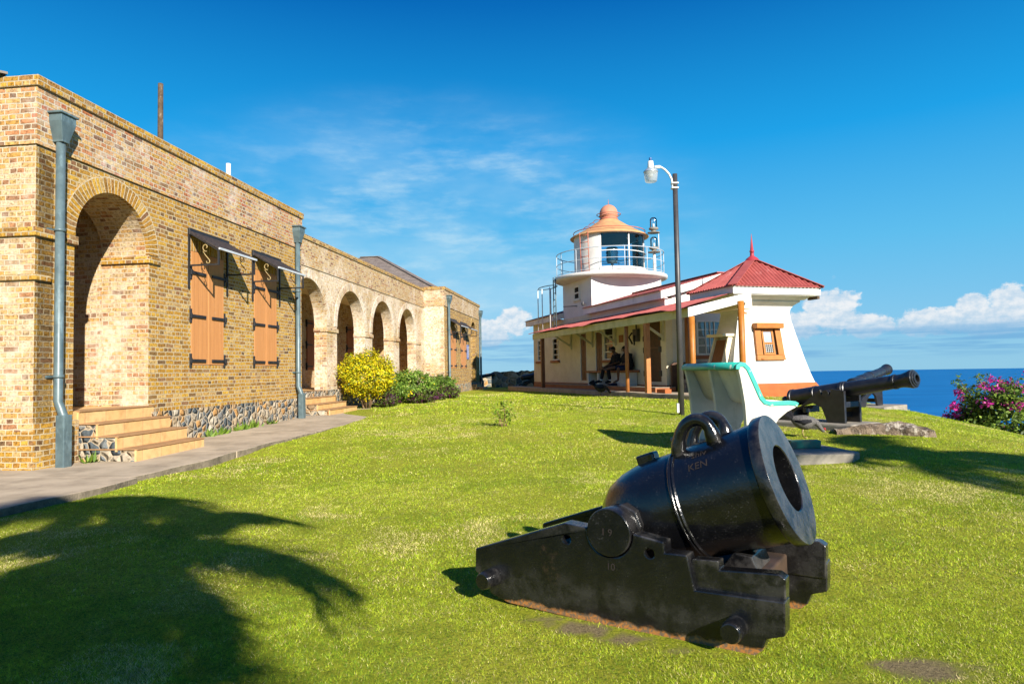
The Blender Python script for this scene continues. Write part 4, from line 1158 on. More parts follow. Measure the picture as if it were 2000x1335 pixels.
for x0, x1, z0, z1 in ((-1.40, -1.22, .06, .2), (-1.1, -.75, .08, .30), (-.5, .02, .05, .285)):
    MB().box(x0, x1, .098, WID-.098, z0, z1).build('transom', M['castiron_rusty'], MT, bevel=.01)
MB().prism([(-.20, .287), (-.02, .287), (-.05, .36), (-.14, .37)], .30, .56, fxy).build('bolster', M['castiron'], MT, weld='fix', bevel=.006)
EL = .3357
ax = Vector((math.cos(EL), 0, math.sin(EL))); e1 = Vector((0, 1, 0)); e2 = ax.cross(e1)   # e2 points up
BC = Vector((-.68, WID/2, .47))
BM_ = Matrix(((e1.x, e2.x, ax.x, BC.x), (e1.y, e2.y, ax.y, BC.y), (e1.z, e2.z, ax.z, BC.z), (0, 0, 0, 1)))
if e2.z < 0: BM_ = Matrix(((-e1.x, -e2.x, ax.x, BC.x), (-e1.y, -e2.y, ax.y, BC.y), (-e1.z, -e2.z, ax.z, BC.z), (0, 0, 0, 1)))
prof = [(.012, -.205), (.10, -.19), (.17, -.155), (.225, -.09), (.258, -.01), (.277, .08), (.284, .17), (.287, .316), (.291, .319), (.296, .322), (.298, .327), (.298, .333), (.294, .338), (.294, .342), (.298, .347), (.298, .352), (.294, .356), (.291, .360), (.303, .69), (.306, .755), (.306, .770), (.312, .774), (.325, .778), (.328, .783), (.328, .832), (.326, .835), (.170, .835), (.165, .830), (.163, .80), (.16, .45), (.14, .38), (.01, .36)]
barrel = MB()
barrel.lathe(prof, 0, 0, 96); barrel.xf(BM_)
bo = barrel.build('mortar_barrel', [M['castiron']], MT)
ab = bo.modifiers.new('es', 'EDGE_SPLIT'); ab.split_angle = R(38)
for y0, y1 in ((-.012, .14), (WID-.14, WID+.012)):
    MB().tube([(-.68, y0, .47), (-.68, y1, .47)], .122, 40).build('trunnion', M['castiron'], bo, bevel=.006)
for y0, y1 in ((.10, .34), (WID-.34, WID-.10)):
    MB().tube([(-.655, y0, .49), (-.655, y1, .49)], .108, 8, smooth=False).build('trunnion_shoulder', M['castiron'], bo, bevel=.008)
def on_barrel(L, th, r): # th from the top toward the near side
    s = -1
    v = BM_ @ Vector((0, 0, L)); n = (Vector((0, 1, 0))*(-math.sin(th)) + (e2 if e2.z > 0 else -e2)*math.cos(th))
    return v + n*r, n
for th in (.38, -.38):
    pts = []; a_, _ = on_barrel(.375, th, .27); b_, nn = on_barrel(.565, th, .275)
    mid = (a_+b_)/2; half = (b_-a_)/2; up = Vector((0, 0, 1))*.75 + nn*.25; up.normalize()
    for k in range(19):
        t = PI*k/18
        pts.append(mid - half*math.cos(t)*1.08 + up*(.165*math.sin(t)**.8))
    MB().tube(pts, [.034 if 2 < k < 16 else .040 for k in range(19)], 14).build('lifting_handle', M['castiron'], bo)
v0, n0 = on_barrel(.15, .0, .29); 
MB().beam(v0-ax*.055, v0+ax*.055, .085, .07, up=tuple(n0)).build('vent_block', M['castiron'], bo, bevel=.012)
def text_mesh(txt, size, fn, name, mat, parent, thick=.002):
    cu = bpy.data.curves.new('t', 'FONT'); cu.body = txt; cu.size = size; cu.extrude = thick
    o = bpy.data.objects.new('t', cu); COL.objects.link(o)
    dg = C.evaluated_depsgraph_get(); me = bpy.data.meshes.new_from_object(o.evaluated_get(dg))
    COL.objects.unlink(o); bpy.data.objects.remove(o)
    for v in me.vertices: v.co = fn(*v.co)
    me.name = name; me.materials.clear(); me.materials.append(mat)
    q = link(bpy.data.objects.new(name, me)); q.parent = parent; return q
def wrapb(L0, th0):
    def fn(x, y, z):
        th = th0 - y/.298; L = L0 + x
        p, n = on_barrel(L, th, np.interp(L, [.358, .69], [.2915, .3035]) + .0005 + max(z, 0)*.4); return p
    return fn
text_mesh('shiv', .055, wrapb(.46, .70), 'scratched_letters', M['rustmark'], bo)
text_mesh('KEN', .058, wrapb(.44, .95), 'scratched_letters', M['rustmark'], bo)
text_mesh('1 9', .05, lambda x, y, z: (-.72+x, -.0125-max(z, 0)*.4, .455+y), 'cast_letters', M['rustmark'], bo)
text_mesh('10', .05, lambda x, y, z: (-.70+x, -.0005-max(z, 0)*.4, .28+y), 'cast_letters', M['rustmark'], MT)

# ---------------------------------------------------------------- cannons
def make_cannon(name, label, loc, rz, elev, hz, k=1.0, group=None, rough=False):
    """origin on the ground under the breech; barrel axis starts hz above it"""
    t = thing(name, label, 'cannon', loc, rz, group)
    prof = [(.004, 0), (.045, .015), (.062, .06), (.05, .1), (.03, .12), (.032, .15), (.11, .18), (.155, .20), (.168, .215), (.168, .26), (.155, .27), (.152, .70), (.160, .705), (.160, .745), (.150, .75), (.147, 1.24), (.156, 1.245), (.156, 1.30), (.150, 1.305), (.150, 1.34), (.136, 1.35), (.116, 2.18), (.126, 2.185), (.126, 2.225), (.113, 2.23), (.114, 2.33), (.135, 2.42), (.152, 2.47), (.154, 2.52), (.13, 2.525), (.125, 2.545), (.10, 2.55), (.098, 2.565), (.062, 2.57), (.058, 2.55), (.056, 1.9), (.01, 1.85)]
    a = Vector((math.cos(elev), 0, math.sin(elev))); u = Vector((-math.sin(elev), 0, math.cos(elev))); s = Vector((0, 1, 0))
    Mx = Matrix(((s.x, u.x, a.x, 0), (s.y, u.y, a.y, 0), (s.z, u.z, a.z, hz), (0, 0, 0, 1)))
    mb = MB().lathe([(r*k, L*k) for r, L in prof], 0, 0, 36); mb.xf(Mx)
    b = mb.build('cannon_barrel', M['castiron_far'], t, weld='fix')
    es = b.modifiers.new('es', 'EDGE_SPLIT'); es.split_angle = R(40)
    tc = Vector((0, 0, hz)) + a*(1.08*k)
    MB().tube([tc+Vector((0, -.27*k, -.03)), tc+Vector((0, .27*k, -.03))], .062*k, 18).build('trunnion', M['castiron_far'], b)
    car = link(bpy.data.objects.new('gun_carriage', None)); car.parent = t
    x1 = 1.42*k; zt = tc.z - .02
    for sy in (-1, 1):
        y0 = sy*.235*k - .025; y1 = y0 + .05
        P = [(x1-.34*k, 0), (x1, 0), (x1, zt+.04), (tc.x+.11*k, zt+.07), (tc.x+.07*k, zt-.03), (tc.x-.07*k, zt-.03), (tc.x-.11*k, zt+.06), (.55*k, hz*.72), (.12*k, hz*.42), (.02*k, .10), (.05*k, 0), (.34*k, 0), (.40*k, .16*k), (.55*k, .26*k), (x1-.62*k, .34*k), (x1-.44*k, .26*k)]
        MB().prism(P, y0, y1, fxy).build('bracket', M['castiron_far'], car, weld='fix', bevel=.006)
    for x, z, w in ((x1-.06*k, zt*.62, .10), (x1-.2*k, .12, .08), (.2*k, .12, .09), (.6*k, hz*.55, .07)):
        MB().box(x-w*k/2, x+w*k/2, -.21*k, .21*k, z-.05*k, z+.05*k).build('cross_bar', M['castiron_far'], car, bevel=.006)
    MB().prism([(.25*k, hz-.20*k), (.7*k, hz-.14*k), (.7*k, hz-.08*k), (.25*k, hz-.14*k)], -.10*k, .10*k, fxy).build('quoin', M['castiron_far'], car, weld='fix')
    return t
d1 = math.atan2(-.84, .54)
make_cannon('cannon', 'long black cannon aimed over the lawn toward the right, its muzzle nearest the viewer', (4.73, 12.0, .39), d1, R(9.2), .335, .90, 'old cannons on the hilltop')
d2 = math.atan2(.66, .75)
make_cannon('cannon', 'black cannon aimed out to sea on a concrete pad behind the nearer long gun', (7.47, 15.2, .37), d2, R(9), .47, .88, 'old cannons on the hilltop')
make_cannon('cannon', 'distant black cannon partly hidden by the wall of the lighthouse station', (.32, 37.2, gz(.32, 37.2)), math.atan2(.35, .94), R(9), .52, .95, 'old cannons on the hilltop')
make_cannon('cannon', 'distant black cannon just past the far end of the brick barracks', (-3.0, 39.5, gz(-3, 39.5)), math.atan2(.45, .9), R(9), .5, .85, 'old cannons on the hilltop')
# concrete pads and a low rock bed
gp = MB().box(-.15, 1.5, -.42, .42, -.3, .0).build('concrete_pad', M['concrete_grey'], bevel=.03)
gp.location = (4.73, 12.0, .388); gp.rotation_euler = (0, 0, d1); tag(gp, 'rough concrete pad under the nearest long cannon', 'pad')
pd = MB().box(-.75, .62, -.55, .5, -.25, .0).build('concrete_pad', M['concrete_grey'], bevel=.02)
pd.location = (8.35, 15.95, .372); pd.rotation_euler = (0, 0, d2); tag(pd, 'flat grey concrete pad under the cannon that aims out to sea', 'pad')
def rocky(name, cx, cy, rz, sx, sy, h, n=3, mat='rock'):
    bm = bmesh.new(); bmesh.ops.create_cube(bm, size=2); bmesh.ops.subdivide_edges(bm, edges=bm.edges, cuts=14, use_grid_fill=True)
    rr = random.Random(3)
    import mathutils.noise as mn
    for v in bm.verts:
        p = Vector((v.co.x*sx, v.co.y*sy, v.co.z*h))
        q = mn.noise_vector(p*3.1)*.07 + mn.noise_vector(p*9)*.03
        edge = max(abs(v.co.x), abs(v.co.y))
        p.z *= (1 - .35*max(0, edge-.55)/.45); v.co = p + q
    me = bpy.data.meshes.new(name); bm.to_mesh(me); bm.free(); me.materials.append(M[mat])
    o = link(bpy.data.objects.new(name, me)); o.location = (cx, cy, gz(cx, cy)); o.rotation_euler = (0, 0, rz); return o
tag(rocky('rock_footing', 5.62, 10.5, R(-12), .66, .22, .13), 'low rough stone and mortar footing beneath the nearest cannon muzzle', 'rock footing')

# ---------------------------------------------------------------- concrete bench
BN = thing('concrete_bench', 'pale two panel concrete bench with teal painted edges seen from behind', 'bench', (2.74, 8.3, .33), math.atan2(.13, .99))
cl = [(-.005, .945), (.0, .985), (.03, 1.005), (.08, 1.0), (.125, .955), (.16, .88), (.20, .79), (.25, .67), (.285, .59), (.33, .54), (.40, .52), (.52, .522), (.64, .525), (.72, .515), (.755, .495)]
def offset(line, d):
    out = []
    for i, p in enumerate(line):
        a = line[max(0, i-1)]; b = line[min(len(line)-1, i+1)]
        t = Vector((b[0]-a[0], b[1]-a[1])).normalized(); out.append((p[0]+t.y*-d, p[1]+t.x*d))
    return out
def ribbon(line, t0, t1, y0, y1):
    A = offset(line, t0); B = offset(line, t1); mb = MB()
    for i in range(len(line)-1):
        for P, fl in ((A, 0), (B, 1)):
            q = [(P[i][0], y0, P[i][1]), (P[i+1][0], y0, P[i+1][1]), (P[i+1][0], y1, P[i+1][1]), (P[i][0], y1, P[i][1])]
            mb.face(q if fl else q[::-1], smooth=True)
        for y, fl in ((y0, 1), (y1, 0)):
            q = [(A[i][0], y, A[i][1]), (A[i+1][0], y, A[i+1][1]), (B[i+1][0], y, B[i+1][1]), (B[i][0], y, B[i][1])]
            mb.face(q if fl else q[::-1])
    for i in (0, -1):
        q = [(A[i][0], y0, A[i][1]), (B[i][0], y0, B[i][1]), (B[i][0], y1, B[i][1]), (A[i][0], y1, A[i][1])]
        mb.face(q)
    return mb
BLEN = 1.75
ribbon(cl, -.022, .022, .04, BLEN-.04).build('seat_shell', M['benchgrey'], BN, weld='fix')
for y0, y1 in ((-.012, .038), (BLEN-.038, BLEN+.012)):
    ribbon(cl, -.026, .03, y0, y1).build('end_trim', M['teal'], BN, weld='fix', bevel=.008)
ribbon(cl[:5], -.03, .034, .039, BLEN-.039).build('top_rail', M['teal'], BN, weld='fix')
sh_low = offset(cl, -.02)
def rib(y0, y1):
    P = [(.0, .96), (.025, .85), (.05, .70), (.075, .52), (.085, .32), (.09, -.07), (.40, -.07), (.40, .10), (.43, .22), (.50, .33), (.62, .42), (.72, .465), (.745, .478)]
    low = [p for p in sh_low if p[0] > .02][::-1]
    poly = P + low[1:]
    MB().prism(poly, y0, y1, fxy).build('bench_leg', M['benchgrey'], BN, weld='fix', bevel=.012)
rib(0.0, .075); rib(BLEN/2-.035, BLEN/2+.035); rib(BLEN-.075, BLEN)
sl = thing('bench_slab', 'rough edged grey concrete slab under the teal trimmed bench', 'slab', (0, 0, 0))
sb = MB(); P = [(2.36, 10.35), (2.18, 8.9), (2.55, 8.05), (3.95, 8.02), (4.14, 8.22), (4.02, 9.3), (3.85, 10.3)]
sb.prism(P[::-1] if sum(P[i][0]*P[(i+1) % 7][1]-P[(i+1) % 7][0]*P[i][1] for i in range(7)) < 0 else P, .0, .268, lambda a, b, c: (a, b, c)); sb.build('slab', M['concrete_grey'], sl, weld='fix', bevel=.02)
st = bx('bench_stub', M['tealdark'], None, 3.48, 3.86, 8.62, 8.74, .269, .37, .01); tag(st, 'low worn teal concrete stub left on the bench slab', 'stub')

# ---------------------------------------------------------------- street lamp
SL = thing('street_lamp', 'tall dark lamp post with a white arm and ribbed glass lamp head', 'street lamp', (3.437, 14.0, gz(3.44, 14)), 0)
z0 = gz(3.44, 14)
MB().tube([(0, 0, -.1), (0, 0, 2.5), (0, 0, 5.326-z0)], [.062, .056, .050], 18).build('pole', M['lamppole'], SL)
arm = MB().tube([(-.052, -.0, 5.0-z0), (-.055, 0, 5.12-z0), (-.07, 0, 5.22-z0), (-.12, 0, 5.33-z0), (-.20, 0, 5.42-z0), (-.28, 0, 5.475-z0), (-.36, 0, 5.487-z0)], .021, 10).build('arm', M['white_metal'], SL)
MB().tube([(-.30, 0, 5.482-z0), (-.42, 0, 5.475-z0)], .034, 12).build('arm_socket', M['white_metal'], arm)
for z in (5.03, 5.13): MB().box(-.08, .06, -.06, .06, z-z0-.012, z-z0+.012).build('clamp', M['white_metal'], arm)
hd = link(bpy.data.objects.new('lamp_head', None)); hd.parent = SL; hx = -.497
MB().lathe([(.012, 5.455), (.062, 5.455), (.066, 5.47), (.056, 5.60), (.03, 5.612), (.004, 5.614)], hx, 0, 20).xf(Matrix.Translation((0, 0, -z0))).build('housing', M['white_metal'], hd)
MB().lathe([(.004, 5.612), (.030, 5.612), (.030, 5.665), (.026, 5.678), (.004, 5.68)], hx, 0, 16).xf(Matrix.Translation((0, 0, -z0))).build('photocell', M['photocell'], hd)
MB().lathe([(.150, 5.375), (.150, 5.388), (.10, 5.44), (.06, 5.458)], hx, 0, 28).xf(Matrix.Translation((0, 0, -z0))).build('skirt', M['alu'], hd)
MB().lathe([(.008, 5.162), (.10, 5.165), (.122, 5.18), (.142, 5.372)], hx, 0, 28).xf(Matrix.Translation((0, 0, -z0))).build('lens', M['lens'], hd)
MB().lathe([(.004, 5.26), (.05, 5.28), (.05, 5.40)], hx, 0, 14).xf(Matrix.Translation((0, 0, -z0))).build('bulb', M['white_metal'], hd)
MB().box(-.10, -.055, -.06, .0, .05, .24).build('junction_box', M['white_metal'], SL, bevel=.005)

# ---------------------------------------------------------------- rubble walls between the two buildings
def ruin(name, x0, x1, y, th, zt0, zt1, label, mat='rubble_dark', seed=1):
    rr = random.Random(seed); n = int((x1-x0)/.18); top = []
    for i in range(n+1): top.append((x0+(x1-x0)*i/n, zt0+(zt1-zt0)*i/n + rr.uniform(-.05, .05)))
    P = [(x0, -.3), (x1, -.3)] + top[::-1]
    o = MB().prism(P, -y-th, -y, fxz).build(name, M[mat], weld='fix'); tag(o, label, 'wall'); return o
ruin('rubble_wall', -1.28, 3.6, 41, .8, 1.28, 1.40, 'rough rubble stone wall between the barracks and the lighthouse station')
ruin('rubble_wall', -4.4, -1.32, 44.5, .8, 1.22, 1.15, 'lower red topped rubble wall end showing past the brick barracks corner', seed=4)

# ---------------------------------------------------------------- porch furniture, people, hens
def wl(o): o.location = tuple(LO); o.rotation_euler = (0, 0, LT); return o
PB = wl(thing('porch_bench', 'long brown topped bench with white supports on the shaded porch', 'bench', (0, 0, 0)))
MB().box(-.48, -.02, 5.1, 8.82, 1.19, 1.27).build('seat', M['rustbrown'], PB, bevel=.01)
for ya, yb, mt in ((8.60, 8.70, 'white'), (7.70, 7.80, 'white'), (5.30, 6.62, 'white')): MB().box(-.42, -.03, ya, yb, .716, 1.19).build('support', M[mt], PB)
def chair():
    ch = thing('brown_settee', 'old dark brown settee back standing in the porch corner', 'settee', LW(0, 0, 0), LT)
    MB().prism([(.06, .62), (1.5, .62), (1.5, 1.45), (1.4, 1.5), (.16, 1.5), (.06, 1.42)], -3.19, -3.10, fxz).build('backrest', M['sidewood'], ch, weld='fix', bevel=.02)
    MB().box(.75, 1.5, 2.65, 3.09, .62, .98).build('seat', M['sidewood'], ch, bevel=.03)
    for x in (.1, 1.42): MB().box(x, x+.06, 3.0, 3.095, .556, .64).build('leg', M['sidewood'], ch)
chair()
for i, (w, l, nm) in enumerate(((.44, .0, 'bottom'), (.40, .02, 'middle'), (.30, .06, 'top'))):
    b = MB().box(.14+l, .14+l+w, 2.45, 2.80, .557+.135*i, .557+.135*i+.128).build('concrete_block', M['greyblock'], bevel=.01); wl(b)
    tag(b, '%s grey block of the small stack in the porch corner' % nm, 'block', 'grey blocks stacked on the porch')
sh_ = wl(thing('pair_of_shoes', 'dark shoes left on the porch step under the bench', 'shoes', (0, 0, 0)))
for y in (6.02, 6.16): MB().tube([(-.72, y, .765), (-.62, y, .77), (-.5, y, .775), (-.46, y, .77)], [.025, .045, .05, .03], 10).build('shoe', M['navy'], sh_)
br = MB().box(-1.02, -.80, 1.7, 2.2, .56, .68).build('orange_brick_block', M['orangedado'], bevel=.01); wl(br); tag(br, 'orange painted block on the porch floor beside the square post', 'block')

def skin_obj(name, verts, edges, mat, parent=None, sub=2, root=0):
    """verts: (pos, radius[, radius2])"""
    bm = bmesh.new(); sl_ = bm.verts.layers.skin.verify(); vs = []
    for i, p in enumerate(verts):
        v = bm.verts.new(p[0]); r_ = p[1]; v[sl_].radius = (r_, p[2] if len(p) > 2 else r_); v[sl_].use_root = (i == root); vs.append(v)
    for a, b in edges: bm.edges.new((vs[a], vs[b]))
    me = bpy.data.meshes.new(name); bm.to_mesh(me); bm.free(); me.materials.append(mat)
    o = link(bpy.data.objects.new(name, me)); o.parent = parent
    md = o.modifiers.new('skin', 'SKIN'); md.use_smooth_shade = True
    if sub: s = o.modifiers.new('sub', 'SUBSURF'); s.levels = sub; s.render_levels = sub
    return o
def person(label, J, shirt, trousers, shoes=True, bare=False):
    t = thing('person', label, 'person', LW(J['pelvis'][0], J['pelvis'][1], 0), LT)
    off = Vector((J['pelvis'][0], J['pelvis'][1], 0))
    P = {k: Vector(v)-off for k, v in J.items()}
    V = []; E = []; ix = {}
    def add(k, p, r, par=None, r2=None):
        ix[k] = len(V); V.append((p, r, r2 or r)); 
        if par is not None: E.append((ix[par], ix[k]))
    add('pelvis', P['pelvis'], .13); add('waist', P['pelvis'].lerp(P['chest'], .45), .125, 'pelvis'); add('chest', P['chest'], .14, 'waist')
    add('neck', P['neck'], .055, 'chest'); hdv = (P['head']-P['neck']); add('jaw', P['neck']+hdv*.55, .072, 'neck'); add('head', P['head'], .092, 'jaw'); add('crown', P['head']+Vector((.02, 0, .085)), .07, 'head')
    for s in 'LR':
        add('sh'+s, P['sh'+s], .062, 'chest'); add('el'+s, P['el'+s], .046, 'sh'+s); add('wr'+s, P['wr'+s], .031, 'el'+s)
        d = (P['wr'+s]-P['el'+s]).normalized(); side = d.cross(Vector((0, 0, 1))).normalized()
        palm = P['wr'+s]+d*.07; add('palm'+s, palm, .032, 'wr'+s, .02)
        for i in range(4):
            k = 'f%d%s' % (i, s); b_ = palm + side*(.024*(i-1.5)) + d*.035; add(k, b_, .009, 'palm'+s); add(k+'t', b_ + d*(.05-.008*abs(i-1.3)) + Vector((0, 0, -.022)), .008, k)
        add('th'+s, palm - d*.03 + side*.045, .011, 'palm'+s); add('tt'+s, palm + d*.02 + side*.062 + Vector((0, 0, -.01)), .009, 'th'+s)
        add('hp'+s, P['hp'+s], .095, 'pelvis'); add('kn'+s, P['kn'+s], .066, 'hp'+s); add('cf'+s, P['kn'+s].lerp(P['an'+s], .35), .060, 'kn'+s); add('an'+s, P['an'+s], .038, 'cf'+s)
        add('ft'+s, P['an'+s].lerp(P['to'+s], .5), .040, 'an'+s); add('to'+s, P['to'+s], .03, 'ft'+s)
    body = skin_obj('body', V, E, M['skin'], t, 2)
    f = Vector((-1, 0, 0)); H = P['head']
    face = MB()
    for sy in (-1, 1):
        face.lathe([(.001, -.012), (.011, 0), (.001, .012)], 0, 0, 8); 
    face.v = face.v[:0]; face.f = []; face.uv = []; face.sm = []; face.mi = []
    face.tube([H+f*.078+Vector((0, 0, .03)), H+f*.112+Vector((0, 0, -.01)), H+f*.088+Vector((0, 0, -.022))], [.012, .018, .014], 8)
    face.tube([H+f*.085+Vector((0, -.028, -.052)), H+f*.098+Vector((0, 0, -.052)), H+f*.085+Vector((0, .028, -.052))], .010, 6)
    for sy in (-1, 1):
        face.tube([H+Vector((.01, .088*sy, .03)), H+Vector((.02, .098*sy, .0)), H+Vector((.012, .088*sy, -.03))], [.012, .018, .01], 8)
    face.build('face_features', M['skin'], body)
    ey = MB()
    for sy in (-1, 1): ey.tube([H+f*.078+Vector((0, .034*sy, .026)), H+f*.088+Vector((0, .034*sy, .026))], .006, 8)
    ey.build('eyes', M['sock'], body)
    hr = MB(); hr.lathe([(.101*math.sin(a), .112*math.cos(a)) for a in np.linspace(PI*.56, .03, 9)], 0, 0, 18); hr.xf(Matrix.Translation(H+Vector((.014, 0, .028))) @ Matrix.Rotation(R(18), 4, 'Y'))
    hr.build('hair', M['hair'], t)
    S = [(P['pelvis']+Vector((0, 0, -.02)), .155), (P['pelvis'].lerp(P['chest'], .45), .152), (P['chest'], .168), (P['neck'].lerp(P['chest'], .45), .085)]
    Es = [(0, 1), (1, 2), (2, 3)]
    for s in 'LR':
        n = len(S); S += [(P['sh'+s], .082), (P['el'+s], .064), (P['el'+s].lerp(P['wr'+s], .6 if not bare else .05), .05)]; Es += [(2, n), (n, n+1), (n+1, n+2)]
    skin_obj('shirt', S, Es, shirt, t, 2)
    T = [(P['pelvis'], .15)]; Et = []
    for s in 'LR':
        n = len(T); T += [(P['hp'+s], .112), (P['kn'+s], .084)]; Et += [(0, n), (n, n+1)]
        if not bare: T += [(P['kn'+s].lerp(P['an'+s], .5), .075), (P['kn'+s].lerp(P['an'+s], .90), .066)]; Et += [(n+1, n+2), (n+2, n+3)]
    skin_obj('trousers' if not bare else 'shorts', T, Et, trousers, t, 2)
    if shoes:
        for s in 'LR':
            MB().tube([P['an'+s]+Vector((.03, 0, -.025)), P['an'+s].lerp(P['to'+s], .4)+Vector((0, 0, .0)), P['to'+s], P['to'+s]+(P['to'+s]-P['an'+s])*.12], [.042, .052, .045, .02], 10).build('shoe', M['black'], t)
            MB().tube([P['an'+s]+Vector((0, 0, .05)), P['an'+s]+Vector((0, 0, .0))], [.048, .046], 10).build('sock', M['sock'], t)
    return t
y = 6.45
p1 = person('person in black shirt and trousers sitting hunched on the porch bench, legs hanging', dict(
    pelvis=(-.24, y, 1.39), chest=(-.27, y, 1.77), neck=(-.33, y, 1.93), head=(-.40, y, 2.02),
    shL=(-.27, y+.19, 1.82), elL=(-.34, y+.24, 1.55), wrL=(-.58, y+.12, 1.46), shR=(-.27, y-.19, 1.82), elR=(-.32, y-.25, 1.54), wrR=(-.57, y-.09, 1.47),
    hpL=(-.28, y+.1, 1.37), knL=(-.70, y+.16, 1.36), anL=(-.80, y+.20, .90), toL=(-1.00, y+.22, .85),
    hpR=(-.28, y-.1, 1.37), knR=(-.66, y-.12, 1.34), anR=(-.60, y-.14, .89), toR=(-.78, y-.16, .83)), M['black'], M['black'])
y = 5.62
p2 = person('person in loose black top and navy shorts behind the round post, one bare foot raised', dict(
    pelvis=(-.22, y, 1.39), chest=(-.22, y, 1.76), neck=(-.28, y, 1.92), head=(-.34, y+.02, 2.01),
    shL=(-.25, y+.19, 1.80), elL=(-.42, y+.25, 1.56), wrL=(-.66, y+.20, 1.52), shR=(-.22, y-.19, 1.80), elR=(-.30, y-.26, 1.52), wrR=(-.55, y-.12, 1.48),
    hpL=(-.26, y+.1, 1.37), knL=(-.66, y+.22, 1.38), anL=(-.95, y+.42, 1.31), toL=(-1.05, y+.47, 1.43),
    hpR=(-.26, y-.1, 1.37), knR=(-.66, y-.12, 1.34), anR=(-.60, y+.02, .92), toR=(-.80, y+.02, .84)), M['black'], M['navy'], shoes=False, bare=True)
off = Vector((-.22, 5.62, 0))
jk = MB(); ring = lambda cx, cy, z, rx, ry: [(cx+rx*math.cos(2*PI*k/18), cy+ry*math.sin(2*PI*k/18), z) for k in range(18)]
jk.rings([ring(-.02, -.02, 1.02, .03, .05), ring(0, -.04, 1.2, .10, .13), ring(.0, -.05, 1.42, .20, .25), ring(-.02, -.02, 1.62, .19, .26), ring(-.03, 0, 1.80, .15, .23), ring(-.05, 0, 1.90, .07, .09)])
jk.build('loose_top', M['black'], p2)

def hen(label, loc, rz, cols, head_down=True, k=1.0):
    t = thing('hen', label, 'hen', loc, rz, None)
    bp = [(-.18, .315, .02), (-.15, .30, .05), (-.10, .275, .085), (-.03, .25, .112), (.04, .24, .118), (.10, .245, .10), (.15, .255, .07)]
    bp += [(.195, .24, .045), (.235, .185, .033), (.262, .14, .029), (.285, .112, .027), (.298, .098, .010)] if head_down else [(.18, .30, .048), (.20, .36, .034), (.225, .41, .032), (.25, .425, .022)]
    body = MB().tube([Vector((x, 0, z))*k for x, z, r_ in bp], [r_*k for x, z, r_ in bp], 18).build('body', cols[0], t)
    tl = MB()
    for i in range(9):
        a = R(-28+7*i); b_ = Vector((-.15, 0, .31)); y = .012*(i-4)
        dv = Vector((-math.cos(R(55)+a*.9), 0, math.sin(R(55)+a*.9))); L = .17
        p0_, p1_ = b_ + Vector((0, y, 0)), b_ + dv*L + Vector((-.02, y*2, 0)); w = Vector((0, .014, 0)); u = dv.cross(Vector((0, 1, 0)))*.018
        tl.face([p0_-u, p0_+u, p1_+u*.8, p1_+dv*.02, p1_-u]); tl.face([p1_-u, p1_+dv*.02, p1_+u*.8, p0_+u, p0_-u])
    tl.v = [tuple(Vector(p)*k) for p in tl.v]; tl.build('tail_feathers', cols[1], t, weld=False)
    for sy in (-1, 1):
        lg = MB().tube([Vector((.0, .04*sy, .17))*k, Vector((-.015, .045*sy, .09))*k, Vector((.005, .045*sy, .01))*k], [.016*k, .009*k, .008*k], 8)
        for a in (-.5, 0, .5): lg.tube([Vector((.005, .045*sy, .008))*k, Vector((.005+.05*math.cos(a), .045*sy+.05*math.sin(a), .006))*k], .005*k, 6)
        lg.build('leg', M['brass'], t)
        MB().tube([Vector((.12, .075*sy, .27))*k, Vector((.02, .095*sy, .25))*k, Vector((-.12, .075*sy, .27))*k], [.025*k, .045*k, .012*k], 10).build('wing', cols[1], t)
    h = Vector((.285, 0, .12) if head_down else (.25, 0, .42))*k; dn = Vector((.05, 0, -.04) if head_down else (.055, 0, -.005))*k
    MB().tube([h, h+dn], [.012*k, .003*k], 8).build('beak', M['brass'], t)
    upv = Vector((.02, 0, .03))*k if head_down else Vector((0, 0, .035))*k
    MB().tube([h-dn*.3+upv*.6, h+upv, h+dn*.4+upv*.7], [.008*k, .016*k, .008*k], 8).build('comb', M['comb'], t)
    return t
hl_ = LW(-1.75, 5.6)
hen('black hen with red comb pecking the grass at the porch edge', (2.98, 23.3, gz(2.98, 23.3)), R(-14), (M['henblack'], M['black']), True, 1.15)
hx_ = (4.33, 10.25); hen('speckled grey hen with a dark tail pecking beside the nearest cannon', (*hx_, gz(*hx_)), R(-22), (M['hengrey'], M['black']), True, .95)
# ---------------------------------------------------------------- vegetation
def tri_mesh(name, co, nper, cols, mat, parent=None):
    """co: (n*nper,3) faces of nper corners; cols per face"""
    n = len(co)//nper
    me = bpy.data.meshes.new(name)
    me.vertices.add(len(co)); me.vertices.foreach_set('co', np.ascontiguousarray(co, np.float32).ravel())
    me.loops.add(len(co)); me.loops.foreach_set('vertex_index', np.arange(len(co), dtype=np.int32))
    me.polygons.add(n); me.polygons.foreach_set('loop_start', np.arange(0, len(co), nper, dtype=np.int32))
    a = me.attributes.new('Col', 'FLOAT_COLOR', 'POINT')
    cc = np.ones((len(co), 4), np.float32); cc[:, :3] = np.repeat(cols, nper, axis=0)
    a.data.foreach_set('color', cc.ravel())
    me.update(calc_edges=True); me.materials.append(mat)
    o = link(bpy.data.objects.new(name, me)); o.parent = parent
    return o
def unit(v): return v/np.maximum(np.linalg.norm(v, axis=-1, keepdims=True), 1e-9)
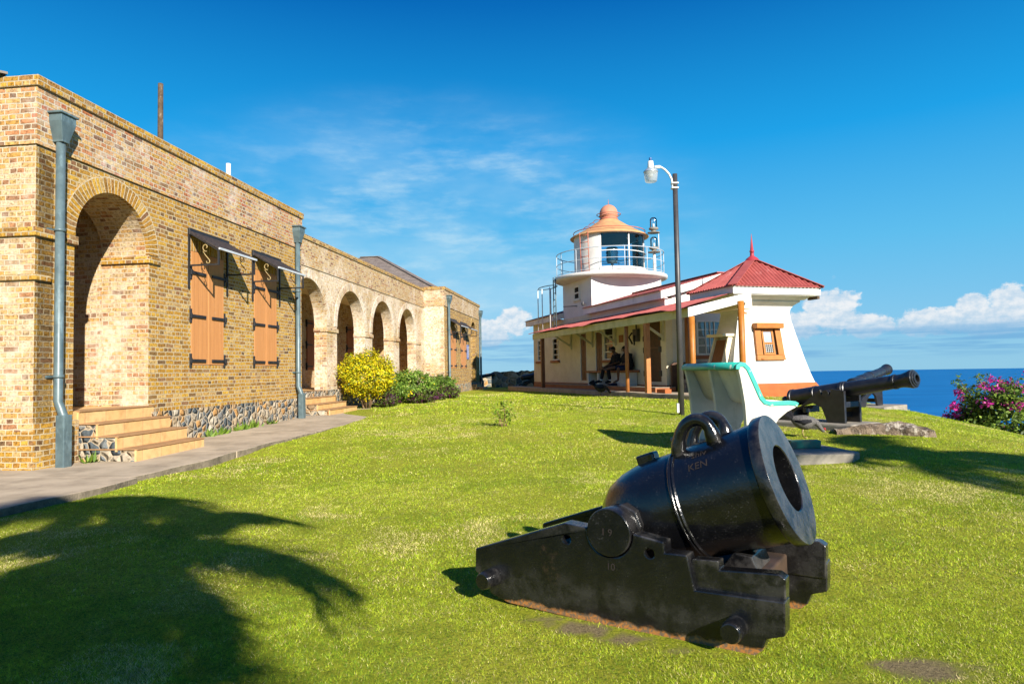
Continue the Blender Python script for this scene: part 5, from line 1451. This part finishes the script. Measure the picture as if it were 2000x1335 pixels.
def leaves(name, pts, nrm, size, aspect, cols, rg, parent, mat='leaf', droop=.3):
    """diamond leaves at pts; nrm preferred normal"""
    n = len(pts)
    nn = unit(nrm + rg.normal(0, .55, (n, 3))); t = unit(np.cross(nn, rg.normal(0, 1, (n, 3)))); b = np.cross(nn, t)
    s = size*rg.uniform(.6, 1.3, (n, 1)); w = s*aspect
    base = pts; tip = pts + t*s - np.array([0, 0, droop])*s*.4; mid = pts + t*s*.45
    co = np.stack([base, mid + b*w*.5, tip, mid - b*w*.5], 1).reshape(-1, 3)
    return tri_mesh(name, co, 4, cols, M[mat], parent)
def clump_points(rg, n, nclump, c, rad, clump_r, shell=.55, flat_bottom=None):
    """points in leaf clumps spread over an ellipsoid"""
    d = unit(rg.normal(0, 1, (nclump, 3))); rr = shell + (1-shell)*rg.random((nclump, 1))**.6
    cc = d*rr*(1 + rg.normal(0, .10, (nclump, 1)))
    k = rg.integers(0, nclump, n)
    off = rg.normal(0, 1, (n, 3))*clump_r
    p = cc[k]*np.array(rad) + off*np.array(rad)
    nrm = unit(cc[k]/np.array(rad) + np.array([0, 0, .5]) + rg.normal(0, .3, (n, 3)))
    if flat_bottom is not None: keep = p[:, 2] > flat_bottom*rad[2]; p, nrm, k = p[keep], nrm[keep], k[keep]
    return p + np.array(c), nrm, k
def palette(rg, n, cols, wts, jit=.18):
    c = np.array(cols)[rg.choice(len(cols), n, p=np.array(wts)/sum(wts))]
    return np.clip(c*(1 + rg.normal(0, jit, (n, 1))), 0, 1)
rg = np.random.default_rng(5)

def stems(o, base, tops, r0=.03):
    for i, tp in enumerate(tops):
        b = Vector(base) + Vector((.05*math.cos(i*2.4), .05*math.sin(i*2.4), -.1)); t_ = Vector(tp); m = b.lerp(t_, .45) + Vector((0, 0, .08))
        MB().tube([b, m, t_], [r0, r0*.7, r0*.3], 7).build('stem', M['bark'], o)
def bush(name, label, loc, rad, cz, n, size, cols, wts, ncl, stems_n=5, clr=.13, shell=.6, extra=None, flat=None, aspect=.55):
    o = thing(name, label, 'bush', loc)
    p, nr, k = clump_points(rg, n, ncl, (0, 0, cz), rad, clr, shell, flat)
    cf = rg.choice([.75, 1, 1.2], ncl)[k][:, None]
    leaves('foliage', p, nr, size, aspect, np.clip(palette(rg, len(p), cols, wts)*cf, 0, 1), rg, o)
    if extra: extra(o)
    stems(o, (0, 0, 0), [(rad[0]*.6*math.cos(i*2.4), rad[1]*.6*math.sin(i*2.4), cz-.1+.1*(i % 3)) for i in range(stems_n)])
    return o
YB = (-4.49, 21.0); zy = gz(*YB)
bush('golden_bush', 'rounded golden yellow bush at the end of the concrete path', (*YB, zy), (.80, .80, .66), 1.02, 15000, .075,
     [(.60, .46, .008), (.50, .46, .010), (.28, .33, .014), (.10, .17, .012)], [5, 5, 2.4, 1.6], 320, 7, .10, .76, aspect=.5)
GB = (-3.42, 23.2)
def flowers(o):
    p, nr, k = clump_points(rg, 130, 26, (0, 0, .58), (.80, .75, .55), .04, .95); leaves('blossom', p, nr, .07, .8, palette(rg, len(p), [(.80, .62, .02)], [1]), rg, o)
bush('green_bush', 'leafy light green bush with small yellow blossoms beside the golden bush', (*GB, gz(*GB)), (.80, .75, .55), .55, 11000, .095,
     [(.20, .30, .04), (.13, .24, .03), (.08, .15, .02), (.30, .36, .07)], [4, 4, 2, 2], 150, 6, .10, .62, flowers, aspect=.38)
GB2 = (-2.78, 26.6)
bush('green_bush', 'smaller dark green bush at the right end of the planted row', (*GB2, gz(*GB2)), (.62, .60, .45), .42, 6500, .09,
     [(.16, .25, .035), (.09, .17, .02), (.06, .11, .015)], [4, 4, 2], 110, 5, .11, .6, aspect=.38)
for (x, y, sx, nm) in ((-3.95, 21.35, .42, 'low purple leaved plant at the foot of the golden bush'), (-3.0, 22.6, .42, 'purple leaved plant in front of the light green bush'), (-2.72, 24.6, .36, 'purple leaved plant between the two green bushes'), (-2.32, 25.9, .34, 'purple leaved plant at the right end of the planted row')):
    bush('purple_plant', nm, (x, y, gz(x, y)), (sx, sx*.9, .26), .22, 1100, .12, [(.06, .015, .04), (.10, .02, .065), (.06, .08, .015), (.13, .20, .02)], [3, 1, 2.4, 3], 40, 4, .14, .5, aspect=.28)
# sapling on the lawn
SP = (-.2, 12.9); o = thing('sapling', 'small leafy sapling alone on the open lawn', 'sapling', (*SP, gz(*SP)))
tops = [(.02, 0, .48), (.14, .05, .36), (-.12, -.03, .34), (.18, -.06, .22), (-.08, .1, .2)]
stems(o, (0, 0, 0), tops, .010)
p = np.concatenate([np.array(t)[None]*rg.uniform(.55, 1.08, (36, 1)) + rg.normal(0, .035, (36, 3)) for t in tops])
leaves('foliage', p, np.tile([0, 0, 1.], (len(p), 1)), .085, .45, palette(rg, len(p), [(.22, .33, .03), (.14, .24, .02), (.32, .40, .06)], [3, 2, 1]), rg, o)
# bougainvillea beyond the brow of the lawn
BV = (13.15, 18.0); zb = gz(*BV)-.08
def bracts(o):
    p, nr, k = clump_points(rg, 2500, 60, (0, 0, .78), (1.5, 1.3, 1.02), .05, .92)
    leaves('bracts', p, nr, .10, .8, palette(rg, len(p), [(.62, .04, .34), (.52, .03, .30), (.72, .12, .42)], [3, 2, 1]), rg, o)
    for i in range(16):
        a = rg.uniform(0, 2*PI); e_ = rg.uniform(.5, 1.3)
        b = Vector((.8*math.cos(a), .8*math.sin(a), .9)); t_ = Vector((1.75*math.cos(a)*math.cos(e_)*1.1, 1.5*math.sin(a)*math.cos(e_), .9+1.35*math.sin(e_)))
        MB().tube([b, b.lerp(t_, .5)+Vector((0, 0, .12)), t_], [.02, .012, .004], 5).build('stem', M['bark'], o)
        pp = np.array([b.lerp(t_, f)+Vector((0, 0, .1*(1-abs(2*f-1)))) for f in rg.uniform(.3, 1, 55)]) + rg.normal(0, .05, (55, 3))
        leaves('foliage', pp, np.tile([0, 0, 1.], (55, 1)), .10, .55, palette(rg, 55, [(.06, .12, .015), (.10, .17, .02)], [1, 1]), rg, o)
bush('bougainvillea', 'bougainvillea bush with magenta blossoms beyond the brow of the lawn', (*BV, zb), (1.5, 1.3, .95), .72, 11000, .11,
     [(.07, .12, .015), (.13, .20, .025), (.19, .26, .035), (.04, .07, .012)], [4, 3, 1.5, 2], 150, 6, .11, .55, bracts)

# weeds along the wall foot
wd = MB(); 
pts = []
for (s0, s1, o0, n) in ((8.75, 8.95, .22, 60), (11.9, 12.6, .10, 120), (12.9, 13.9, .08, 140), (14.3, 14.6, .08, 40)):
    for i in range(n): 
        s = rg.uniform(s0, s1); q = BW(o0+abs(rg.normal(0, .04)), s, .12 + .14*min(1, max(0, (s-8.5)/7.5))); pts.append(q)
pts = np.array(pts); wo = leaves('weeds', pts, rg.normal(0, 1, (len(pts), 3))*np.array([1, 1, .2]), .10, .4, palette(rg, len(pts), [(.10, .18, .02), (.16, .24, .03)], [1, 1]), rg, None, droop=-1.2)
tag(wo, kind='stuff')

# palms that stand behind the viewpoint and throw their shade on the lawn
SUN_EL = R(26.0); SUN_DIR = Vector((.47, -.883, 0)).normalized()   # horizontal direction towards the sun
def palm(label, crown, base, n=17, L=2.7, seed=1, spread=1.0):
    r = np.random.default_rng(seed)
    t = thing('coconut_palm', label, 'palm tree', (base[0], base[1], gz(*base)), 0, 'coconut palms behind the viewpoint')
    c = Vector((crown[0]-base[0], crown[1]-base[1], crown[2]-gz(*base)))
    m = c*.5 + Vector((-c.x*.15, -c.y*.15, 0))
    pts = [Vector((0, 0, -.2)), m*.5+Vector((-c.x*.06, -c.y*.06, 0)), m, m.lerp(c, .55), c]
    MB().tube(pts, [.19, .15, .13, .12, .11], 12).build('trunk', M['palmbark'], t)
    for i in range(n):
        a = 2*PI*i/n*1.0 + r.uniform(-.15, .15); e0 = r.uniform(-.05, .95); Lf = L*r.uniform(.8, 1.1)
        h = Vector((math.cos(a), math.sin(a), 0)); P = []
        p = c.copy(); el = e0
        for k in range(11):
            P.append(p.copy()); p = p + (h*math.cos(el) + Vector((0, 0, math.sin(el))))*(Lf/10); el -= .17 + .02*k*.6
        fr = MB().tube(P, [.028-.0022*k for k in range(11)], 6).build('frond', M['palmleafstalk'], t)
        V = []; s = h.cross(Vector((0, 0, 1)))
        for k in range(32):
            f = (k+2)/34*10; j = min(9, int(f)); q = P[j].lerp(P[min(10, j+1)], f-j); tg = (P[min(10, j+1)]-P[j]).normalized()
            for sy in (-1, 1):
                ln_ = .60*math.sin(PI*min(1, (.20+.80*k/32)))**.6*r.uniform(.75, 1.15) + .10
                d = (s*sy*.85 + tg*.55 + Vector((0, 0, -.30))).normalized(); w = tg*r.uniform(.028, .042)
                V += [q-w, q+w, q+d*ln_*.6+w*.8+Vector((0, 0, -.02)), q+d*ln_+Vector((0, 0, -.08))]
        V = np.array(V); tri_mesh('leaflets', V, 4, palette(r, len(V)//4, [(.06, .11, .02), (.10, .15, .03)], [1, 1]), M['leaf'], fr)
    return t
M['palmleafstalk'] = paint('palm stalk', (.16, .18, .05), (.12, .14, .04), 6, .6, .3, .1)
def crown_for(gx, gy, H):
    k = H/math.tan(SUN_EL); return (gx + SUN_DIR.x*k, gy + SUN_DIR.y*k, H)
PALMS = [(-2.85, 5.0, 4.3, 11, 1.75, 33, (.3, -.8)), (-2.9, 3.45, 5.2, 9, 2.0, 2, (.6, -.5)), (-1.65, 2.55, 4.6, 12, 1.4, 3, (.4, -.8)), (4.9, 8.5, 5.5, 13, 2.5, 4, (.5, -.6)), (-4.0, 6.9, 6.0, 8, 1.6, 6, (.5, .3)), (6.9, 7.6, 5.0, 16, 2.2, 8, (.5, -.4))]
for i, (gx, gy, H, n, L, sd, lean) in enumerate(PALMS):
    cw = crown_for(gx, gy, H)
    palm(['coconut palm whose crown shades the lower left lawn', 'taller coconut palm shading the lawn at the left edge', 'short coconut palm nearest behind the viewpoint', 'coconut palm shading the lawn below the cannons', 'tall coconut palm shading the foot of the brick corner', 'coconut palm shading the far right edge of the lawn'][i], cw, (cw[0]+lean[0], cw[1]+lean[1]), n, L, sd)

# ---------------------------------------------------------------- mown grass blades
def vnoise(x, y):
    xi, yi = np.floor(x).astype(int), np.floor(y).astype(int); fx, fy = x-xi, y-yi
    fx, fy = fx*fx*(3-2*fx), fy*fy*(3-2*fy)
    h = lambda a, b: (np.sin(a*127.1 + b*311.7)*43758.5453) % 1.0
    return (h(xi, yi)*(1-fx)+h(xi+1, yi)*fx)*(1-fy) + (h(xi, yi+1)*(1-fx)+h(xi+1, yi+1)*fx)*fy
def make_grass():
    r = np.random.default_rng(11)
    zones = [(1.35, 4.0, 30000, .0175, .0028), (4.0, 8.0, 9500, .019, .0045), (8.0, 16.0, 2000, .025, .0080), (16.0, 30.0, 300, .040, .019)]
    CO = []; CL = []
    for (ya, yb, dens, h, w) in zones:
        n = int(dens*.92*(yb**2-ya**2)*1.0)
        y = np.sqrt(r.uniform(ya**2, yb**2, n)); x = y*r.uniform(-.92, .92, n)
        # keep off hard surfaces
        out = x*math.cos(TH) - y*math.sin(TH) + 7.4; s = x*math.sin(TH) + y*math.cos(TH)
        edge = np.where(s < 7.53, 1.97, np.interp(s, [7.54, 9, 10.7, 14, 16.5, 18.2, 19.2, 20, 20.01, 30, 30.1, 42], [1.82, 1.88, 1.82, 1.97, 1.77, 1.17, .77, .5, -.45, -.45, .5, .5]))
        k = out > edge
        lx = (x-LO.x)*math.cos(LT) + (y-LO.y)*math.sin(LT); ly = -(x-LO.x)*math.sin(LT) + (y-LO.y)*math.cos(LT)
        k &= ~((lx > -1.40) & (ly > -.28) & (ly < 17) & (lx < 4.3)) & ~((lx > -.15) & (lx < 3.6) & (ly > -.15) & (ly < 2.2))
        k &= ~((x > 2.3) & (x < 4.05) & (y > 8.05) & (y < 10.3))
        mx = (x-MO.x)*math.cos(MA) + (y-MO.y)*math.sin(MA); my = -(x-MO.x)*math.sin(MA) + (y-MO.y)*math.cos(MA)
        k &= ~((mx > -1.5) & (mx < .05) & (my > -.0) & (my < WID))
        k &= ~((mx > -1.45) & (mx < .10) & (my > -.09) & (my <= 0) & (r.random(n) < .8))
        b = bare(x, y); k &= r.random(n) > b*1.25
        # patchy thinness
        pat = .5 + .5*np.sin(x*2.1+1.7*np.sin(y*1.3))*np.sin(y*2.6+1.2*np.sin(x*1.9)); k &= r.random(n) > .30*(1-pat)
        x, y, pat = x[k], y[k], pat[k]; n = len(x)
        z = g(x, y)
        a = r.uniform(0, 2*PI, n); hh = h*r.uniform(.45, 1.2, n)*(.75+.35*pat); lean = r.uniform(.3, 1.5, n)*hh
        la = r.uniform(0, 2*PI, n)
        p = np.stack([x, y, z-.004], 1); u = np.stack([np.cos(a), np.sin(a), 0*a], 1)*(w*r.uniform(.6, 1.3, n))[:, None]
        tip = p + np.stack([np.cos(la)*lean, np.sin(la)*lean, hh], 1)
        CO.append(np.stack([p-u/2, p+u/2, tip], 1).reshape(-1, 3))
        big = .5 + .5*np.sin(x*.9+.6*np.sin(y*.7)+.5)*np.sin(y*.8+.9*np.sin(x*.5))
        pal = np.array([(.34, .46, .018), (.46, .52, .032), (.15, .25, .013), (.64, .54, .24), (.58, .53, .09)])
        wts = np.array([.34, .26, .2, .09, .11]); cu = np.cumsum(wts)
        dry = vnoise(x*1.1, y*1.1)*.55 + vnoise(x*3.7+9, y*3.7)*.45
        dk = vnoise(x*2.3+31, y*2.3+7)
        pick = np.searchsorted(cu, np.clip(r.random(n)*.80 + .16*big, 0, .999))
        pick = np.where(r.random(n) < np.clip((dry-.56)*3.2, 0, .7), 3, pick)
        pick = np.where(r.random(n) < np.clip((dk-.58)*3.0, 0, .6), 2, pick)
        c = pal[np.clip(pick, 0, 4)]*(1 + r.normal(0, .18, (n, 1)))*(.62 + .72*vnoise(x*17, y*17))[:, None]
        CL.append(np.clip(c, 0, 1))
    o = tri_mesh('grass', np.concatenate(CO), 3, np.concatenate(CL), M['grass']); tag(o, kind='stuff')
M['grass'] = leafmat('grass blade', .30, .6)
make_grass()
# ---------------------------------------------------------------- sky, sun, camera
def make_world():
    w = bpy.data.worlds.new('World'); scene.world = w; w.use_nodes = True; t = w.node_tree; t.nodes.clear()
    class X(NT):
        def __init__(self): self.t = t
    m = X()
    sky = m.n('TexSky', sky_type='NISHITA'); sky.sun_disc = False
    sky.sun_elevation = SUN_EL; sky.sun_rotation = math.atan2(SUN_DIR.x, SUN_DIR.y)
    sky.altitude = 140; sky.air_density = 1.0; sky.dust_density = .35; sky.ozone_density = 3.0
    tc = m.n('TexCoord'); D = tc.outputs['Generated']
    sp = m.n('SeparateXYZ'); m.l(D, sp.inputs[0])
    el = m.math('MULTIPLY', m.math('ARCSINE', sp.outputs[2]), 180/PI); azm = m.math('MULTIPLY', m.math('ARCTAN2', sp.outputs[0], sp.outputs[1]), 180/PI)
    hsv = m.n('HueSaturation'); hsv.inputs['Saturation'].default_value = 1.42; hsv.inputs['Hue'].default_value = .487; m.l(sky.outputs[0], hsv.inputs['Color'])
    ramp = m.ramp(m.math('DIVIDE', m.math('MAXIMUM', el, 0.0), 60.0), [(0, (.28, .63, .88)), (.05, (.24, .60, .90)), (.16, (.12, .55, .92)), (.30, (.014, .39, .88)), (.48, (.003, .15, .53)), (1, (.02, .09, .40))])
    rs = m.n('VectorMath', operation='SCALE'); m.l(ramp, rs.inputs[0]); rs.inputs['Scale'].default_value = 4.1
    base = m.mix(.95, hsv.outputs[0], rs.outputs[0])
    cmb = m.n('CombineXYZ'); m.l(azm, cmb.inputs[0]); m.l(el, cmb.inputs[1])
    def nz(sx, sy, sc, det=7, ro=.6, off=(0, 0, 0)):
        mp = m.n('Mapping'); mp.inputs['Scale'].default_value = (sx, sy, 1); mp.inputs['Location'].default_value = off; m.l(cmb.outputs[0], mp.inputs['Vector'])
        return m.noise(mp.outputs[0], sc, det, ro)
    def blob(a0, e0, ra, re):
        x = m.math('DIVIDE', m.math('SUBTRACT', azm, a0), ra); y = m.math('DIVIDE', m.math('SUBTRACT', el, e0), re)
        d = m.math('SQRT', m.math('ADD', m.math('MULTIPLY', x, x), m.math('MULTIPLY', y, y)))
        return m.math('SUBTRACT', 1.0, d)
    # high thin cirrus
    mp = m.n('Mapping'); mp.inputs['Rotation'].default_value = (0, 0, R(-14)); mp.inputs['Scale'].default_value = (.045, .16, 1); m.l(cmb.outputs[0], mp.inputs['Vector'])
    c1 = m.noise(mp.outputs[0], 3.2, 8, .62)
    reg = blob(-7, 11, 28, 13); reg2 = blob(1, 16.8, 9, 2.4)
    reg = m.math('MAXIMUM', m.fr(reg, 0, .75), m.math('MULTIPLY', m.fr(reg2, 0, .7), 1.0))
    veil = m.fr(nz(.02, .05, 2.2, 5, .6, (3, 1, 0)), .30, .66)
    ci = m.math('MULTIPLY', m.math('MULTIPLY', m.math('ADD', m.math('MULTIPLY', m.fr(c1, .42, .80), .62), m.math('MULTIPLY', veil, .42)), reg), .85)
    col = m.mix(ci, base, (2.9, 3.8, 4.2))
    # pale band near the horizon
    # cumulus near the horizon
    n1 = nz(.34, .48, 1.9, 10, .66); n2 = nz(.34, .48, 1.9, 10, .66, (.06, -.16, 0)); n3 = nz(.9, 1.1, 2.2, 6, .6)
    B = None
    for b in ((25.2, 4.2, 2.6, 2.2), (23.0, 3.2, 2.2, 1.4), (27.6, 2.9, 2.2, 1.1), (34.0, 4.0, 1.2, 1.3), (36.3, 4.1, 1.5, 1.6), (31.3, 3.0, 2.4, 1.2), (35.0, 3.0, 4.5, 1.5), (39.5, 3.6, 2.4, 1.5), (44, 3.5, 4, 2), (-2.0, 3.2, 2.6, 1.6), (.2, 4.2, 1.8, 1.5), (-4, 2.6, 2.5, 1.2), (-14, 3, 5, 2), (55, 4, 6, 2.5), (-32, 4, 8, 2.5)):
        q = blob(*b); B = q if B is None else m.math('MAXIMUM', B, q)
    def dens(n): return m.math('ADD', B, m.math('MULTIPLY', m.math('SUBTRACT', n, .5), 1.55))
    d1 = dens(n1); d2 = dens(n2)
    mask = m.fr(d1, .10, .36)
    sh = m.fr(m.math('SUBTRACT', d1, d2), -.28, .30)
    elf = m.fr(el, 1.4, 3.8)
    lit = m.math('MULTIPLY', m.math('ADD', m.math('MULTIPLY', sh, .55), .45), elf)
    ccol = m.mix(lit, (1.25, 2.4, 3.5), (4.1, 4.15, 4.2))
    fade = m.fr(el, .7, 2.0)
    col = m.mix(m.math('MULTIPLY', m.math('MULTIPLY', mask, fade), .93), col, ccol)
    # flat hazy grey-blue layer under the clouds
    lay = m.math('MULTIPLY', m.fr(nz(.05, .9, 2.0, 5), .42, .62), m.math('MULTIPLY', m.fr(el, .2, 1.2), m.fr(el, 3.6, 1.8)))
    col = m.mix(m.math('MULTIPLY', lay, .85), col, (.80, 2.0, 3.3))
    bg = m.n('Background'); bg.inputs['Strength'].default_value = SKY_STRENGTH; m.l(col, bg.inputs[0])
    o = m.n('OutputWorld'); m.l(bg.outputs[0], o.inputs[0])
SKY_STRENGTH = .10
make_world()
sd = bpy.data.lights.new('sun', 'SUN'); sd.energy = 5.0; sd.angle = R(.45); sd.color = (1, .935, .83)
so = link(bpy.data.objects.new('sun', sd)); so['kind'] = 'structure'
to_sun = Vector((SUN_DIR.x*math.cos(SUN_EL), SUN_DIR.y*math.cos(SUN_EL), math.sin(SUN_EL)))
so.rotation_euler = to_sun.to_track_quat('Z', 'Y').to_euler(); so.location = to_sun*60

cd = bpy.data.cameras.new('camera'); cam = link(bpy.data.objects.new('camera', cd)); scene.camera = cam
cd.sensor_width = 36; cd.lens = 24.0; cd.clip_start = .05; cd.clip_end = 60000
pitch = math.atan(57.5/1333.3); roll = .0176
f = Vector((0, math.cos(pitch), math.sin(pitch))); u0 = Vector((0, -math.sin(pitch), math.cos(pitch))); r0 = Vector((1, 0, 0))
rr_ = r0*math.cos(roll) - u0*math.sin(roll); uu_ = r0*math.sin(roll) + u0*math.cos(roll)
cam.matrix_world = Matrix(((rr_.x, uu_.x, -f.x, 0), (rr_.y, uu_.y, -f.y, 0), (rr_.z, uu_.z, -f.z, 1.3), (0, 0, 0, 1)))
vs = scene.view_settings; vs.view_transform = 'Standard'; vs.look = 'None'; vs.exposure = 1.15; vs.gamma = 1; vs.use_curve_mapping = False
scene.cycles.max_bounces = 8; scene.cycles.transparent_max_bounces = 16
scene.cycles.sample_clamp_indirect = 6
